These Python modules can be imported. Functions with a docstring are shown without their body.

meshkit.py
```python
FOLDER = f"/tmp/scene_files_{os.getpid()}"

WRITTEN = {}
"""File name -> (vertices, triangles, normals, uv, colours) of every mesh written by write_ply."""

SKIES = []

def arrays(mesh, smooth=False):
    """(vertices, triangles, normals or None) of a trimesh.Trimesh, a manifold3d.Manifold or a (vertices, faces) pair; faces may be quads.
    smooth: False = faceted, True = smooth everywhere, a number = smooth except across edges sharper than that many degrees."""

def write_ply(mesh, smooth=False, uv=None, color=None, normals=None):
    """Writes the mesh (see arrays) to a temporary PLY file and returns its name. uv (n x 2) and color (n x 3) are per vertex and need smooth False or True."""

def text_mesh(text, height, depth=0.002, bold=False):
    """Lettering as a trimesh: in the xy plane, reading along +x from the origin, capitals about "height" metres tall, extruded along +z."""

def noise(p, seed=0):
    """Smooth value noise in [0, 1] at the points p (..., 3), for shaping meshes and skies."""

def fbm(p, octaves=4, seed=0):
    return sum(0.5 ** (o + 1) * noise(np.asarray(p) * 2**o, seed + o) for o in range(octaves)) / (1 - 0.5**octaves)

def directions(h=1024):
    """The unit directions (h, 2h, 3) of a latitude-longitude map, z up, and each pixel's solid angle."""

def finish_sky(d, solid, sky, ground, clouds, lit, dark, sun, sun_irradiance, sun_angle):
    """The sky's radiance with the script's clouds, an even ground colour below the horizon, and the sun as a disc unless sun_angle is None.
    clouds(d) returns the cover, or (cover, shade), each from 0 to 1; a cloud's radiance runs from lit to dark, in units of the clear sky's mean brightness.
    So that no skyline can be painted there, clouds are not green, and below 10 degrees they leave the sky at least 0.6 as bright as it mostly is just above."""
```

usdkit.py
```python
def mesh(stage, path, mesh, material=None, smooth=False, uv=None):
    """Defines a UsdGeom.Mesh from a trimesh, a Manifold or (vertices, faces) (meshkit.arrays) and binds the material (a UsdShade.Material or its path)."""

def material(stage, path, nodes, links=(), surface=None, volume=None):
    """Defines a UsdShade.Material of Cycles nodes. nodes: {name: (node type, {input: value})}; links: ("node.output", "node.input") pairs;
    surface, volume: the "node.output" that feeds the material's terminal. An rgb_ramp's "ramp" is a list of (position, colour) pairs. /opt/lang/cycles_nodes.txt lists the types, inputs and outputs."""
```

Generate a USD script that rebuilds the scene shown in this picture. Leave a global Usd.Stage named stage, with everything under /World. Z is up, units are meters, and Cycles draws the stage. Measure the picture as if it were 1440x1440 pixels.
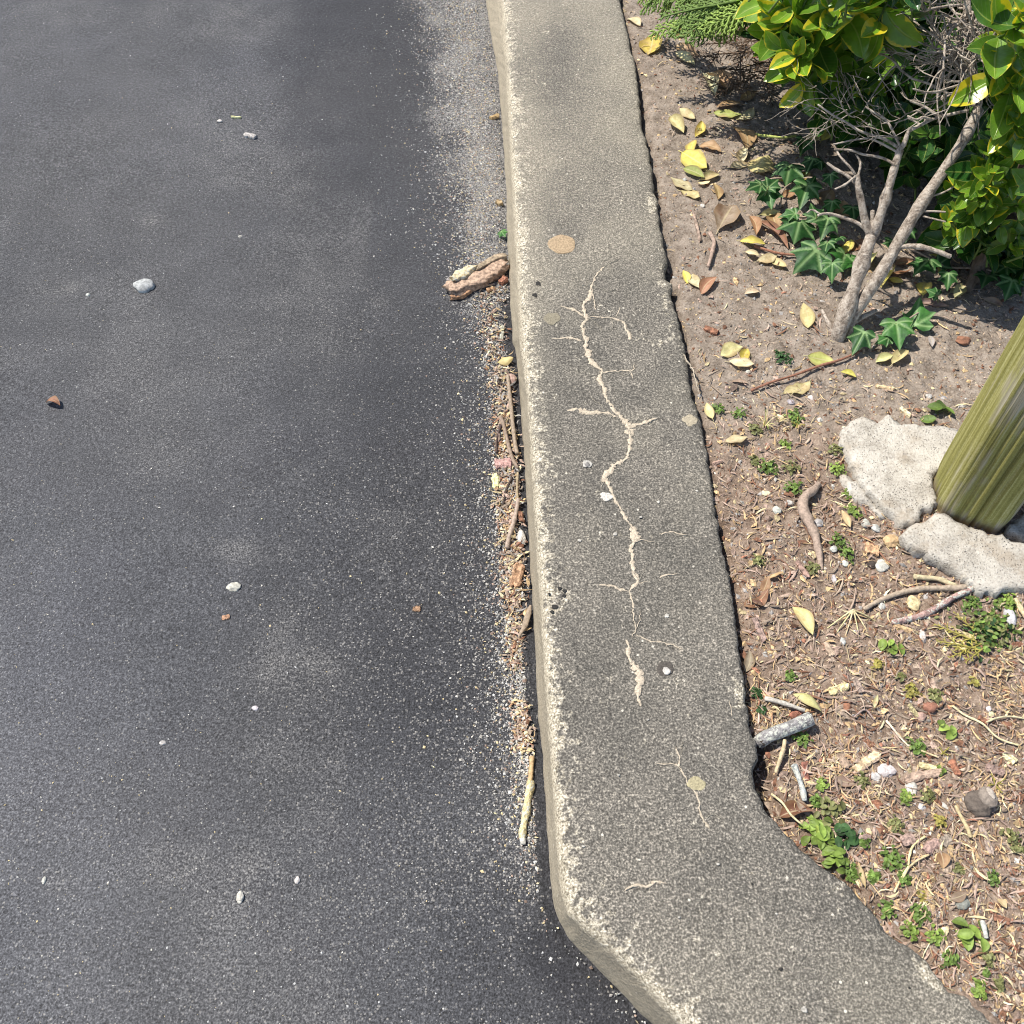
import math, random
import numpy as np
import trimesh
from scipy.spatial import cKDTree, Delaunay
from shapely.geometry import Polygon
import shapely
import usdkit
from meshkit import fbm, noise
from pxr import Usd, UsdGeom, UsdLux, UsdShade, Gf, Sdf, Vt

rng = np.random.default_rng(11)
random.seed(11)
stage = Usd.Stage.CreateInMemory()
UsdGeom.SetStageUpAxis(stage, UsdGeom.Tokens.z)
UsdGeom.SetStageMetersPerUnit(stage, 1.0)
UsdGeom.Xform.Define(stage, '/World')
UsdGeom.Scope.Define(stage, '/World/Looks')

# ------------------------------------------------------------------ camera, sky, sun, exposure
EYE = np.array([0.0, 0.0, 1.5])
PITCH = math.radians(55.5)
FPX = 1440.0                                   # focal length in pixels of the 1440 px photograph
cam = UsdGeom.Camera.Define(stage, '/World/camera')
cam.CreateFocalLengthAttr(26.0)
cam.CreateHorizontalApertureAttr(26.0)
cam.CreateVerticalApertureAttr(26.0)
cam.CreateExposureAttr(0.9)
cam.CreateClippingRangeAttr(Gf.Vec2f(0.05, 1000))
cx = cam.AddTranslateOp(); cx.Set(Gf.Vec3d(*EYE))
cam.AddRotateXOp().Set(90.0 - math.degrees(PITCH))

SUN_DIR = np.array([-0.92, 0.40, 0.0]); SUN_DIR /= np.linalg.norm(SUN_DIR)
SUN_EL = math.radians(59.0)
SUN_ROT = math.atan2(SUN_DIR[0], SUN_DIR[1])
sunv = np.array([SUN_DIR[0] * math.cos(SUN_EL), SUN_DIR[1] * math.cos(SUN_EL), math.sin(SUN_EL)])
sky = UsdLux.DomeLight.Define(stage, '/World/sky')
sm = usdkit.material(stage, '/World/Looks/sky_air', {
    'sky': ('sky_texture', {'sky_type': 'single_scattering', 'sun_disc': False, 'sun_elevation': SUN_EL, 'sun_rotation': SUN_ROT}),
    'bg': ('background_shader', {'strength': 0.10})}, [('sky.color', 'bg.color')], surface='bg.background')
UsdShade.MaterialBindingAPI.Apply(sky.GetPrim()).Bind(sm)
sky.GetPrim().SetCustomDataByKey('kind', 'structure')
sun = UsdLux.DistantLight.Define(stage, '/World/sun')
sun.CreateIntensityAttr(1.0); sun.CreateAngleAttr(0.53); sun.CreateNormalizeAttr(True)
sun.CreateColorAttr(Gf.Vec3f(1.0, 0.955, 0.88))
rot = Gf.Rotation(Gf.Vec3d(0, 0, 1), Gf.Vec3d(*sunv))
sun.AddOrientOp(UsdGeom.XformOp.PrecisionDouble).Set(Gf.Quatd(rot.GetQuat()))

# ------------------------------------------------------------------ small helpers
SP, CP = math.sin(PITCH), math.cos(PITCH)

def at(px, py, z=0.0):
    """The point of the place at height z that a spot of the photograph shows."""
    px, py, z = np.broadcast_arrays(np.asarray(px, float), np.asarray(py, float), np.asarray(z, float))
    a, b = px - 720.0, 720.0 - py
    dx, dy, dz = a, FPX * CP + b * SP, -FPX * SP + b * CP
    t = (z - EYE[2]) / dz
    return np.stack([dx * t, dy * t, z], -1)

def project(p):
    p = np.asarray(p, float) - EYE
    x, u, w = p[..., 0], p[..., 1] * SP + p[..., 2] * CP, p[..., 1] * CP - p[..., 2] * SP
    return np.stack([720 + FPX * x / w, 720 - FPX * u / w], -1)

def mpp(px, py, z=0.0):
    """Metres per photograph pixel there."""
    p = at(px, py, z) - EYE
    return float((p[1] * CP - p[2] * SP) / FPX)

USED = {}
def numbered(parent, name):
    k = (parent, name); n = USED.get(k, -1) + 1; USED[k] = n
    return name if n == 0 else f'{name}_{n:03d}'

def say(prim, **kw):
    for k, v in kw.items():
        if v: prim.SetCustomDataByKey(k, v)

LABELS = {}
def check_label(label, group=None):
    n = len(label.split())
    if not 4 <= n <= 16: print('LABEL LENGTH', n, label)
    if label in LABELS and not (group and LABELS[label] == group): print('LABEL TWICE', label)
    LABELS[label] = group

class Node:
    def __init__(self, path, base):
        self.path, self.base = path, np.asarray(base, float)
        self.prim = stage.GetPrimAtPath(path)

def thing(name, label, category, base, group=None, kind=None):
    path = '/World/' + numbered('/World', name)
    x = UsdGeom.Xform.Define(stage, path)
    x.AddTranslateOp().Set(Gf.Vec3d(*map(float, base)))
    if not kind: check_label(label, group)
    say(x.GetPrim(), label=label, category=category, group=group, kind=kind)
    return Node(path, base)

def put(name, mesh, mat, parent=None, smooth=True, attrs=None, label=None, category=None, group=None, kind=None, base=None):
    """One Mesh prim: a top-level thing, or a part of PARENT. Mesh is (vertices, faces) in world coordinates."""
    v, f = (np.asarray(mesh[0], float), np.asarray(mesh[1], int)) if isinstance(mesh, tuple) else (np.asarray(mesh.vertices), np.asarray(mesh.faces))
    if f.shape[1] == 4: f = np.vstack([f[:, [0, 1, 2]], f[:, [0, 2, 3]]])
    if parent is None:
        b = np.zeros(3) if kind else (np.array([*v[:, :2].mean(0), v[:, 2].min()]) if base is None else np.asarray(base, float))
        path = '/World/' + numbered('/World', name)
    else:
        b = parent.base; path = parent.path + '/' + numbered(parent.path, name)
    m = usdkit.mesh(stage, path, (v - b, f), '/World/Looks/' + mat, smooth=smooth)
    if parent is None and b.any(): m.AddTranslateOp().Set(Gf.Vec3d(*map(float, b)))
    api = UsdGeom.PrimvarsAPI(m)
    for k, a in (attrs or {}).items():
        a = np.asarray(a, np.float32)
        if a.ndim == 1: api.CreatePrimvar(k, Sdf.ValueTypeNames.FloatArray, 'vertex').Set(Vt.FloatArray.FromNumpy(a))
        else: api.CreatePrimvar(k, Sdf.ValueTypeNames.Color3fArray, 'vertex').Set(Vt.Vec3fArray.FromNumpy(a))
    if parent is None and not kind: check_label(label, group)
    say(m.GetPrim(), label=label, category=category, group=group, kind=kind)
    return Node(path, b)

def join(parts):
    """parts: (v, f) or (v, f, attrs) -> one (v, f, attrs)"""
    V, Fs, A, n = [], [], {}, 0
    for p in parts:
        V.append(p[0]); Fs.append(np.asarray(p[1]) + n); n += len(p[0])
        for k, a in (p[2] if len(p) > 2 else {}).items(): A.setdefault(k, []).append(a)
    return np.vstack(V), np.vstack(Fs), {k: np.concatenate(a) for k, a in A.items()}

def grid_faces(nr, nc, flip=False):
    i, j = np.meshgrid(np.arange(nr - 1), np.arange(nc - 1), indexing='ij')
    a = (i * nc + j).ravel()
    q = np.stack([a, a + 1, a + nc + 1, a + nc], 1)
    return q[:, ::-1] if flip else q

def tri(q):
    return np.vstack([q[:, [0, 1, 2]], q[:, [0, 2, 3]]])

def spline(pts, n):
    """Catmull-Rom through pts, resampled to n points."""
    p = np.asarray(pts, float)
    if len(p) == 2: return p[0] + (p[1] - p[0]) * np.linspace(0, 1, n)[:, None]
    q = np.vstack([2 * p[0] - p[1], p, 2 * p[-1] - p[-2]])
    out = []
    for i in range(1, len(q) - 2):
        t = np.linspace(0, 1, 12, endpoint=False)[:, None]
        out.append(0.5 * (2 * q[i] + (q[i + 1] - q[i - 1]) * t + (2 * q[i - 1] - 5 * q[i] + 4 * q[i + 1] - q[i + 2]) * t**2 + (3 * q[i] - q[i - 1] - 3 * q[i + 1] + q[i + 2]) * t**3))
    out = np.vstack(out + [p[-1:]])
    s = np.concatenate([[0], np.cumsum(np.linalg.norm(np.diff(out, axis=0), axis=1))])
    u = np.linspace(0, s[-1], n)
    return np.stack([np.interp(u, s, out[:, k]) for k in range(out.shape[1])], 1)

def tube(pts, r0, r1=None, n=None, sides=8, rough=0.12, seed=0, knots=0, cap=True, radii=None, squash=1.0):
    p = np.asarray(pts, float)
    L = np.linalg.norm(np.diff(p, axis=0), axis=1).sum()
    n = n or int(np.clip(L / (r0 * 1.6), 4, 60))
    c = spline(p, n)
    t = np.gradient(c, axis=0); t /= np.linalg.norm(t, axis=1, keepdims=True) + 1e-12
    up = np.array([0.13, 0.21, 1.0]); 
    if abs(t[0] @ up) / np.linalg.norm(up) > 0.9: up = np.array([1.0, 0.2, 0.1])
    x = np.cross(t, up); x /= np.linalg.norm(x, axis=1, keepdims=True) + 1e-12
    y = np.cross(x, t)
    r = np.linspace(r0, r0 if r1 is None else r1, n) if radii is None else np.interp(np.linspace(0, 1, n), np.linspace(0, 1, len(radii)), radii)
    r = r * (1 + rough * 2 * (noise(np.stack([np.arange(n) * 0.7, np.full(n, seed + .5), np.zeros(n)], 1), seed) - 0.5))
    g = np.random.default_rng(seed + 77)
    for _ in range(knots):
        k = g.integers(1, n - 1); r[k] *= 1.08 + 0.16 * g.random()
    a = np.linspace(0, 2 * np.pi, sides, endpoint=False)
    ring = x[:, None] * np.cos(a)[None, :, None] + squash * y[:, None] * np.sin(a)[None, :, None]
    rr = r[:, None] * (1 + rough * 2 * (noise(np.stack([*np.meshgrid(np.arange(n) * 0.9, np.arange(sides) * 1.3, indexing='ij'), np.full((n, sides), seed * 1.7)], -1), seed + 3) - 0.5))
    v = (c[:, None] + ring * rr[..., None]).reshape(-1, 3)
    i, j = np.meshgrid(np.arange(n - 1), np.arange(sides), indexing='ij')
    A = (i * sides + j).ravel(); B = (i * sides + (j + 1) % sides).ravel()
    f = np.vstack([np.stack([A, B, B + sides], 1), np.stack([A, B + sides, A + sides], 1)])
    if cap:
        m = len(v); v = np.vstack([v, c[0] - t[0] * r[0] * .35, c[-1] + t[-1] * r[-1] * .35])
        k = np.arange(sides)
        f = np.vstack([f, np.stack([np.full(sides, m), (k + 1) % sides, k], 1), np.stack([np.full(sides, m + 1), (n - 1) * sides + k, (n - 1) * sides + (k + 1) % sides], 1)])
    return v, f[:, ::-1] if False else f

def stone(center, sx, sy, sz, seed, yaw=0.0, sub=2, rough=0.35):
    m = trimesh.creation.icosphere(sub, 1.0)
    v = np.array(m.vertices)
    v *= (1 - rough + 2 * rough * fbm(v * 1.3 + seed * 3.1, 3, seed))[:, None]
    q = np.round(v / 0.55) * 0.55
    v = v * 0.8 + q * 0.2
    v *= [sx / 2, sy / 2, sz / 2]
    c, s = math.cos(yaw), math.sin(yaw)
    v = v @ np.array([[c, s, 0], [-s, c, 0], [0, 0, 1]])
    v[:, 2] = np.maximum(v[:, 2], -sz * 0.3)
    return v + np.asarray(center) + [0, 0, sz * 0.28], np.array(m.faces)

def chip(p0, p1, width, thick, seed, lift=0.0, tilt=0.0):
    """A splinter of bark or wood between two points: an irregular flat prism with a ridged top."""
    g = np.random.default_rng(seed)
    p0, p1 = np.asarray(p0, float), np.asarray(p1, float)
    n, m = 9, 6
    u = np.linspace(0, 1, n)
    d = p1 - p0; L = np.linalg.norm(d); d /= L
    side = np.cross([0, 0, 1], d); side /= np.linalg.norm(side); up = np.cross(d, side)
    side = side * math.cos(tilt) + up * math.sin(tilt); up = np.cross(d, side)
    half = width / 2 * (0.8 + 0.35 * g.random(n)); half[0] *= 0.55 + .3 * g.random(); half[-1] *= 0.4 + .4 * g.random()
    off = width * 0.10 * np.cumsum(g.normal(size=n)) * .4
    v = np.linspace(-1, 1, m)
    ridge = 0.35 * g.random(m); ridge[0] = ridge[-1] = -0.25
    top = (p0 + d * (u * L)[:, None])[:, None] + side * (half[:, None] * v + off[:, None])[..., None] + up * (thick * (0.75 + ridge[None] + 0.2 * g.random((n, m))))[..., None]
    top[0] += d * (g.random(m) * L * .06)[:, None]; top[-1] -= d * (g.random(m) * L * .12)[:, None]
    bot = top - up * thick * 0.95
    bot[:, 1:-1] -= up * thick * .1
    V = np.vstack([top.reshape(-1, 3), bot.reshape(-1, 3)]) + [0, 0, lift]
    f = tri(grid_faces(n, m)); N = n * m
    F = [f[:, ::-1], f + N]
    loop = [i * m for i in range(n)] + [(n - 1) * m + j for j in range(1, m)] + [i * m + m - 1 for i in range(n - 2, -1, -1)] + list(range(m - 2, 0, -1))
    loop = np.array(loop); nx = np.roll(loop, -1)
    F.append(np.stack([loop, nx, nx + N], 1)); F.append(np.stack([loop, nx + N, loop + N], 1))
    return V, np.vstack(F)

def leaf(base, tip, width, seed, up=(0, 0, 1), curl=0.0, cross=0.0, fold=0.0, wave=0.0, shape=0.85, nu=11, nv=7, twist=0.0, stalk=0.0, power=0.8):
    """A leaf blade from base to tip. Returns (v, f, attrs) with la = |across|, lu = along."""
    g = np.random.default_rng(seed)
    b, t = np.asarray(base, float), np.asarray(tip, float)
    d = t - b; L = np.linalg.norm(d); d /= L
    up = np.asarray(up, float); side = np.cross(up, d); side /= np.linalg.norm(side) + 1e-9; up = np.cross(d, side)
    u = np.linspace(0, 1, nu); s = np.linspace(-1, 1, nv)
    w = width / 2 * np.sin(np.pi * np.clip(u, 0, 1) ** shape) ** power
    w[0] = width * .03; w[-1] = width * .01
    U, S = np.meshgrid(u, s, indexing='ij')
    W = w[:, None] * S
    tw = twist * (U - .3)
    hgt = curl * L * (0.25 - (U - .5) ** 2) * 1.6 + fold * np.abs(W) + cross * width * (S ** 2) * np.sin(np.pi * U) \
        + wave * width * np.sin(U * (5 + 3 * g.random()) * 2 + g.random() * 6 + S * 2.2) * np.abs(S) ** 1.5
    P = b + d * (U * L)[..., None] + side * (W * np.cos(tw) * (1 - .25 * abs(fold)))[..., None] + up * (hgt + W * np.sin(tw))[..., None]
    # gentle sideways bow
    P = P + side * ((g.random() - .5) * .22 * L * np.sin(np.pi * U))[..., None]
    v, f = P.reshape(-1, 3), tri(grid_faces(nu, nv))
    A = {'la': np.abs(S).ravel(), 'lu': U.ravel()}
    if stalk:
        sv, sf = tube([b - d * stalk + up * -.15 * stalk, b + d * L * .08], width * .03, width * .02, n=4, sides=4)
        v, f, A = join([(v, f, A), (sv, sf, {'la': np.zeros(len(sv)), 'lu': np.zeros(len(sv))})])
    return v, f, A

def smoothstep(x, a, b):
    t = np.clip((np.asarray(x, float) - a) / (b - a), 0, 1); return t * t * (3 - 2 * t)

def bump2(x, y, cx, cy, rx, ry, ang=0.0):
    c, s = math.cos(ang), math.sin(ang)
    u, v = (x - cx) * c + (y - cy) * s, -(x - cx) * s + (y - cy) * c
    return np.exp(-(u / rx) ** 2 - (v / ry) ** 2)

# ------------------------------------------------------------------ materials
class G:
    """A node graph under construction; every method returns the name of an output."""
    def __init__(s): s.n, s.l, s.k = {'pos': ('geometry', {})}, [], 0
    def add(s, kind, out, ins=None, **const):
        s.k += 1; name = f'n{s.k}'
        c = dict(const)
        for k, v in (ins or {}).items():
            if isinstance(v, str) and '.' in v: s.l.append((v, f'{name}.{k}'))
            else: c[k] = v
        s.n[name] = (kind, c)
        return f'{name}.{out}'
    def noise(s, scale, detail=2, rough=.5, dist=0.0, vec='pos.position', out='fac'):
        return s.add('noise_texture', out, {'vector': vec}, scale=scale, detail=detail, roughness=rough, distortion=dist)
    def voro(s, scale, out='distance', feature='f1', vec='pos.position', rnd=1.0):
        return s.add('voronoi_texture', out, {'vector': vec}, scale=scale, feature=feature, randomness=rnd)
    def attr(s, name, out='fac'): return s.add('attribute', out, attribute=name)
    def ramp(s, fac, stops, out='color'): return s.add('rgb_ramp', out, {'fac': fac}, ramp=stops)
    def math(s, op, a, b=0.0, c=0.0, clamp=False): return s.add('math', 'value', {'value1': a, 'value2': b, 'value3': c}, math_type=op, use_clamp=clamp)
    def rng(s, v, a, b, c=0.0, d=1.0): return s.add('map_range', 'result', {'value': v}, range_type='smoothstep', from_min=a, from_max=b, to_min=c, to_max=d, clamp=True)
    def mix(s, fac, a, b, kind='mix'): return s.add('mix', 'color', {'fac': fac, 'color1': a, 'color2': b}, mix_type=kind)
    def map(s, scale, vec='pos.position', rot=(0, 0, 0)): return s.add('mapping', 'vector', {'vector': vec}, scale=scale, rotation=rot)
    def bump(s, h, dist, strength=1.0, normal=None):
        i = {'height': h}
        if normal: i['normal'] = normal
        return s.add('bump', 'normal', i, distance=dist, strength=strength)
    def done(s, name, color, rough=.8, normal=None, spec=.5, translucent=None, tw=0.3, **kw):
        i = {'base_color': color, 'roughness': rough, 'specular_ior_level': spec, **kw}
        if normal: i['normal'] = normal
        p = s.add('principled_bsdf', 'BSDF', i)
        if translucent is not None:
            t = s.add('translucent_bsdf', 'BSDF', {'color': translucent})
            p = s.add('mix_closure', 'closure', {'fac': tw, 'closure1': p, 'closure2': t})
        usdkit.material(stage, '/World/Looks/' + name, s.n, s.l, surface=p)

def c3(*a): return tuple(a) if len(a) == 3 else (a[0],) * 3

# asphalt: dark binder, fine pale stone specks, darker strip, dust
g = G()
big = g.noise(1.7, 4, .55); mid = g.noise(11, 4, .6); grain = g.noise(330, 2, .7); grain2 = g.noise(150, 3, .7)
vc = g.voro(330, 'color'); vb = g.add('rgb_to_bw', 'val', {'color': vc}); vd = g.voro(330); grit = g.attr('grit')
base = g.ramp(g.math('multiply_add', g.math('subtract', grain, .5), g.math('multiply_add', grit, 1.15, .92), g.math('multiply_add', g.math('subtract', grain2, .5), .62, .5)), [(.15, (.014, .0135, .013)), (.38, (.042, .042, .0435)), (.56, (.072, .0725, .076)), (.72, (.13, .13, .132)), (.9, (.23, .228, .225))])
base = g.mix(g.rng(big, .35, .65), g.mix(1.0, base, (.93, .925, .935), 'multiply'), g.mix(1.0, base, (1.10, 1.08, 1.06), 'multiply'))
base = g.mix(g.rng(mid, .3, .7), g.mix(1.0, base, c3(.86), 'multiply'), base)
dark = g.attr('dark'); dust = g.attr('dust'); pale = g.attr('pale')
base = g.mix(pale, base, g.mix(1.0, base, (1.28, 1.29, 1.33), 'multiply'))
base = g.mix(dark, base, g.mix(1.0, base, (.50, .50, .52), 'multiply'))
pits = g.math('multiply', g.rng(g.noise(210, 2, .6, dist=.6), .40, .30), g.rng(g.noise(17, 3, .6), .46, .62))
base = g.mix(g.math('multiply', pits, .75), base, (.014, .0135, .013))
scuff = g.math('multiply', g.rng(g.noise(1.0, 3, .6, dist=.8, vec=g.map((9, 120, 1), rot=(0, 0, .5))), .66, .74), g.rng(g.noise(5, 2), .5, .65))
base = g.mix(g.math('multiply', scuff, .35), base, (.19, .185, .18))
dn = g.math('multiply', dust, g.rng(g.math('multiply_add', grain2, .6, g.math('multiply', mid, .4)), .38, .62))
base = g.mix(dn, base, g.mix(g.rng(grain, .40, .62), (.04, .037, .034), (.46, .435, .395)))
# stone specks: rare everywhere, crowded where grit has washed in
thr = g.math('multiply_add', grit, -.56, .93)
sp = g.math('multiply', g.rng(g.math('subtract', vb, thr), 0.0, .09), g.rng(vd, .62, .38))
base = g.mix(g.math('multiply', sp, .52), base, g.mix(g.noise(90, 1), (.20, .19, .18), (.44, .41, .36)))
hgt = g.math('multiply_add', grain, .7, g.math('multiply', g.math('subtract', 1.0, vd), .4))
g.done('asphalt', base, rough=.85, normal=g.bump(hgt, .0026, .8), spec=.22)

# old concrete kerb: weathered grey skin, salt-and-pepper aggregate, pale worn arris
g = G()
big = g.noise(3.2, 4, .6); mid = g.noise(22, 4, .6); grain = g.noise(330, 2, .6); grain2 = g.noise(150, 3, .7)
v = g.math('multiply_add', g.math('subtract', grain, .5), 1.5, g.math('multiply_add', g.math('subtract', grain2, .5), .75, .5))
skin = g.ramp(v, [(.10, (.028, .026, .022)), (.36, (.079, .0725, .062)), (.52, (.122, .1135, .098)), (.68, (.222, .201, .168)), (.88, (.42, .38, .32))])
palec = g.ramp(v, [(.15, (.085, .072, .052)), (.4, (.235, .205, .15)), (.58, (.39, .345, .265)), (.82, (.60, .55, .45))])
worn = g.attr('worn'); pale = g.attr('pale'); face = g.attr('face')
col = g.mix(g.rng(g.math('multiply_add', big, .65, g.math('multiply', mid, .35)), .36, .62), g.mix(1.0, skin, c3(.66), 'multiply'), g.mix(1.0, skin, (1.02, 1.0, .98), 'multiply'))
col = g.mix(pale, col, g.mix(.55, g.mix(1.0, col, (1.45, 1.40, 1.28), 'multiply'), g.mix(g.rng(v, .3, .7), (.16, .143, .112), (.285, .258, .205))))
wm = g.rng(g.math('add', worn, g.math('multiply_add', g.math('add', g.math('subtract', g.noise(60, 3, .7), .5), g.math('multiply', g.math('subtract', g.noise(19, 2, .6), .5), .8)), 1.9, g.math('multiply', g.math('subtract', grain2, .5), 1.5))), .42, .86)
col = g.mix(wm, col, palec)
facec = g.mix(g.noise(25, 4, .7, vec=g.map((1, .25, 6))), (.27, .225, .155), (.54, .46, .335))
col = g.mix(g.math('multiply', face, .8), col, g.mix(g.rng(grain, .3, .7), g.mix(1.0, facec, c3(.7), 'multiply'), facec))
sp = g.math('multiply', g.rng(g.math('subtract', g.add('rgb_to_bw', 'val', {'color': g.voro(210, 'color')}), .91), 0, .05), g.rng(g.voro(210), .5, .3))
col = g.mix(sp, col, (.50, .46, .38))
g.done('kerb_concrete', col, rough=.88, normal=g.bump(g.math('multiply_add', grain, .6, grain2), .0024, .8), spec=.3)

# pale broken footing concrete
g = G()
grain = g.noise(280, 3, .65); mid = g.noise(26, 4, .6)
col = g.ramp(g.math('multiply_add', g.math('subtract', grain, .5), 1.0, mid), [(.12, (.16, .142, .115)), (.34, (.31, .28, .235)), (.5, (.385, .352, .30)), (.75, (.47, .435, .375))])
pit = g.rng(g.voro(230), .30, .12)
col = g.mix(g.math('multiply', pit, g.rng(g.noise(35, 2), .42, .6)), col, (.12, .11, .095))
col = g.mix(g.math('multiply', g.rng(g.noise(11, 4, .65), .5, .68), .55), col, (.24, .185, .125))
agg = g.math('multiply', g.rng(g.voro(120), .42, .30), g.rng(g.noise(30, 2), .5, .62))
col = g.mix(g.math('multiply', agg, .7), col, g.mix(g.add('rgb_to_bw', 'val', {'color': g.voro(120, 'color')}), (.16, .14, .12), (.50, .46, .40)))
g.done('pale_concrete', col, rough=.9, normal=g.bump(g.math('subtract', grain, g.math('multiply', pit, .7)), .002, .9), spec=.25)

# dry garden soil
g = G()
big = g.noise(6, 4, .6); mid = g.noise(38, 5, .65); grain = g.noise(260, 3, .7)
v = g.math('multiply_add', g.math('subtract', grain, .5), .85, mid)
dry = g.ramp(v, [(.2, (.085, .064, .048)), (.4, (.19, .152, .118)), (.56, (.265, .217, .173)), (.8, (.37, .315, .26))])
mul = g.ramp(v, [(.2, (.065, .042, .03)), (.4, (.165, .117, .083)), (.56, (.24, .175, .13)), (.8, (.35, .275, .21))])
red = g.attr('mulch')
col = g.mix(g.rng(g.math('add', red, g.math('subtract', mid, .5)), .3, .75), dry, mul)
col = g.mix(g.rng(big, .35, .7), g.mix(1.0, col, c3(.85), 'multiply'), col)
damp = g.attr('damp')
col = g.mix(damp, col, g.mix(1.0, col, (.42, .38, .36), 'multiply'))  # shade of the kerb gap, put into the soil colour
g.done('soil', col, rough=.95, normal=g.bump(g.math('multiply_add', grain, .5, mid), .006, .9), spec=.2)

# anything that carries its own colour along (litter, stones, chips, dead leaves)
def own_colour(name, mottle=.25, scale=120, rough=.85, spec=.3, fleck=None, bumpd=.0015, tw=0.0, stretch=None):
    g = G()
    c = g.attr('col', 'color'); n = g.noise(scale, 3, .65, vec=g.map(stretch) if stretch else 'pos.position')
    col = g.mix(g.rng(n, .3, .7), g.mix(1.0, c, c3(1 - mottle), 'multiply'), g.mix(1.0, c, c3(1 + mottle * .8), 'multiply'))
    if fleck: col = g.mix(g.rng(g.noise(scale * .8, 3, .7, dist=.5), fleck[0], fleck[0] + .06), col, fleck[1])
    g.done(name, col, rough=rough, spec=spec, normal=g.bump(n, bumpd, .8), translucent=col if tw else None, tw=tw)
own_colour('litter', .22, 200, .9)
own_colour('rock', .35, 140, .85, fleck=(.66, (.12, .11, .10)), bumpd=.003)
own_colour('bark_chip', .5, 150, .9, bumpd=.006)
own_colour('lichened_bark', .45, 170, .9, fleck=(.50, (.42, .42, .36)), bumpd=.005)
own_colour('twig_bark', .3, 180, .85, bumpd=.002)
own_colour('weed_leaf', .25, 120, .55, spec=.35, tw=.3)
own_colour('cypress_leaf', .2, 160, .55, spec=.35, tw=.2)
own_colour('sand_fill', .3, 330, .95, bumpd=.002)

# fallen leaves: own colour with a midrib, browned tips
g = G()
c = g.attr('col', 'color'); la = g.attr('la'); lu = g.attr('lu'); n = g.noise(75, 4, .65)
col = g.mix(g.rng(n, .35, .7), g.mix(1.0, c, (.78, .74, .66), 'multiply'), g.mix(1.0, c, c3(1.15), 'multiply'))
col = g.mix(g.math('multiply', g.rng(g.math('add', g.math('multiply', la, .55), g.math('multiply', n, .8)), .72, .95), .55), col, (.22, .13, .06))
col = g.mix(g.math('multiply', g.rng(la, .12, .03), .45), col, (.55, .47, .28))
g.done('dead_leaf', col, rough=.6, spec=.35, normal=g.bump(n, .002, .5), translucent=col, tw=.22)

# living euonymus leaf: glossy green, gold margin where lr says so
g = G()
la = g.attr('la'); lu = g.attr('lu'); lr = g.attr('lr'); n = g.noise(38, 3, .6); fine = g.noise(160, 2)
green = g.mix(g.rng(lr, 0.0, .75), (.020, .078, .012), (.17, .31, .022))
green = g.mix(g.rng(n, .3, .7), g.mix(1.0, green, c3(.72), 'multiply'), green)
gold = g.mix(g.rng(n, .3, .75), (.44, .40, .018), (.60, .47, .025))
k = g.math('add', la, g.math('multiply_add', g.math('subtract', n, .5), 1.3, g.math('multiply_add', lr, 1.15, -1.62)))
col = g.mix(g.rng(k, -.06, .1), green, gold)
vein = g.math('add', g.rng(la, .085, .02), g.math('multiply', g.rng(g.math('absolute', g.math('sine', g.math('multiply', g.math('subtract', lu, g.math('multiply', la, .22)), 34.0))), .16, .03), .3), clamp=True)
col = g.mix(g.math('multiply', vein, .5), col, (.33, .40, .09))
col = g.mix(g.math('multiply', g.rng(la, .93, 1.0), .5), col, (.42, .42, .12))
tc = g.mix(1.0, col, (1.5, 1.6, .7), 'multiply')
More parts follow.
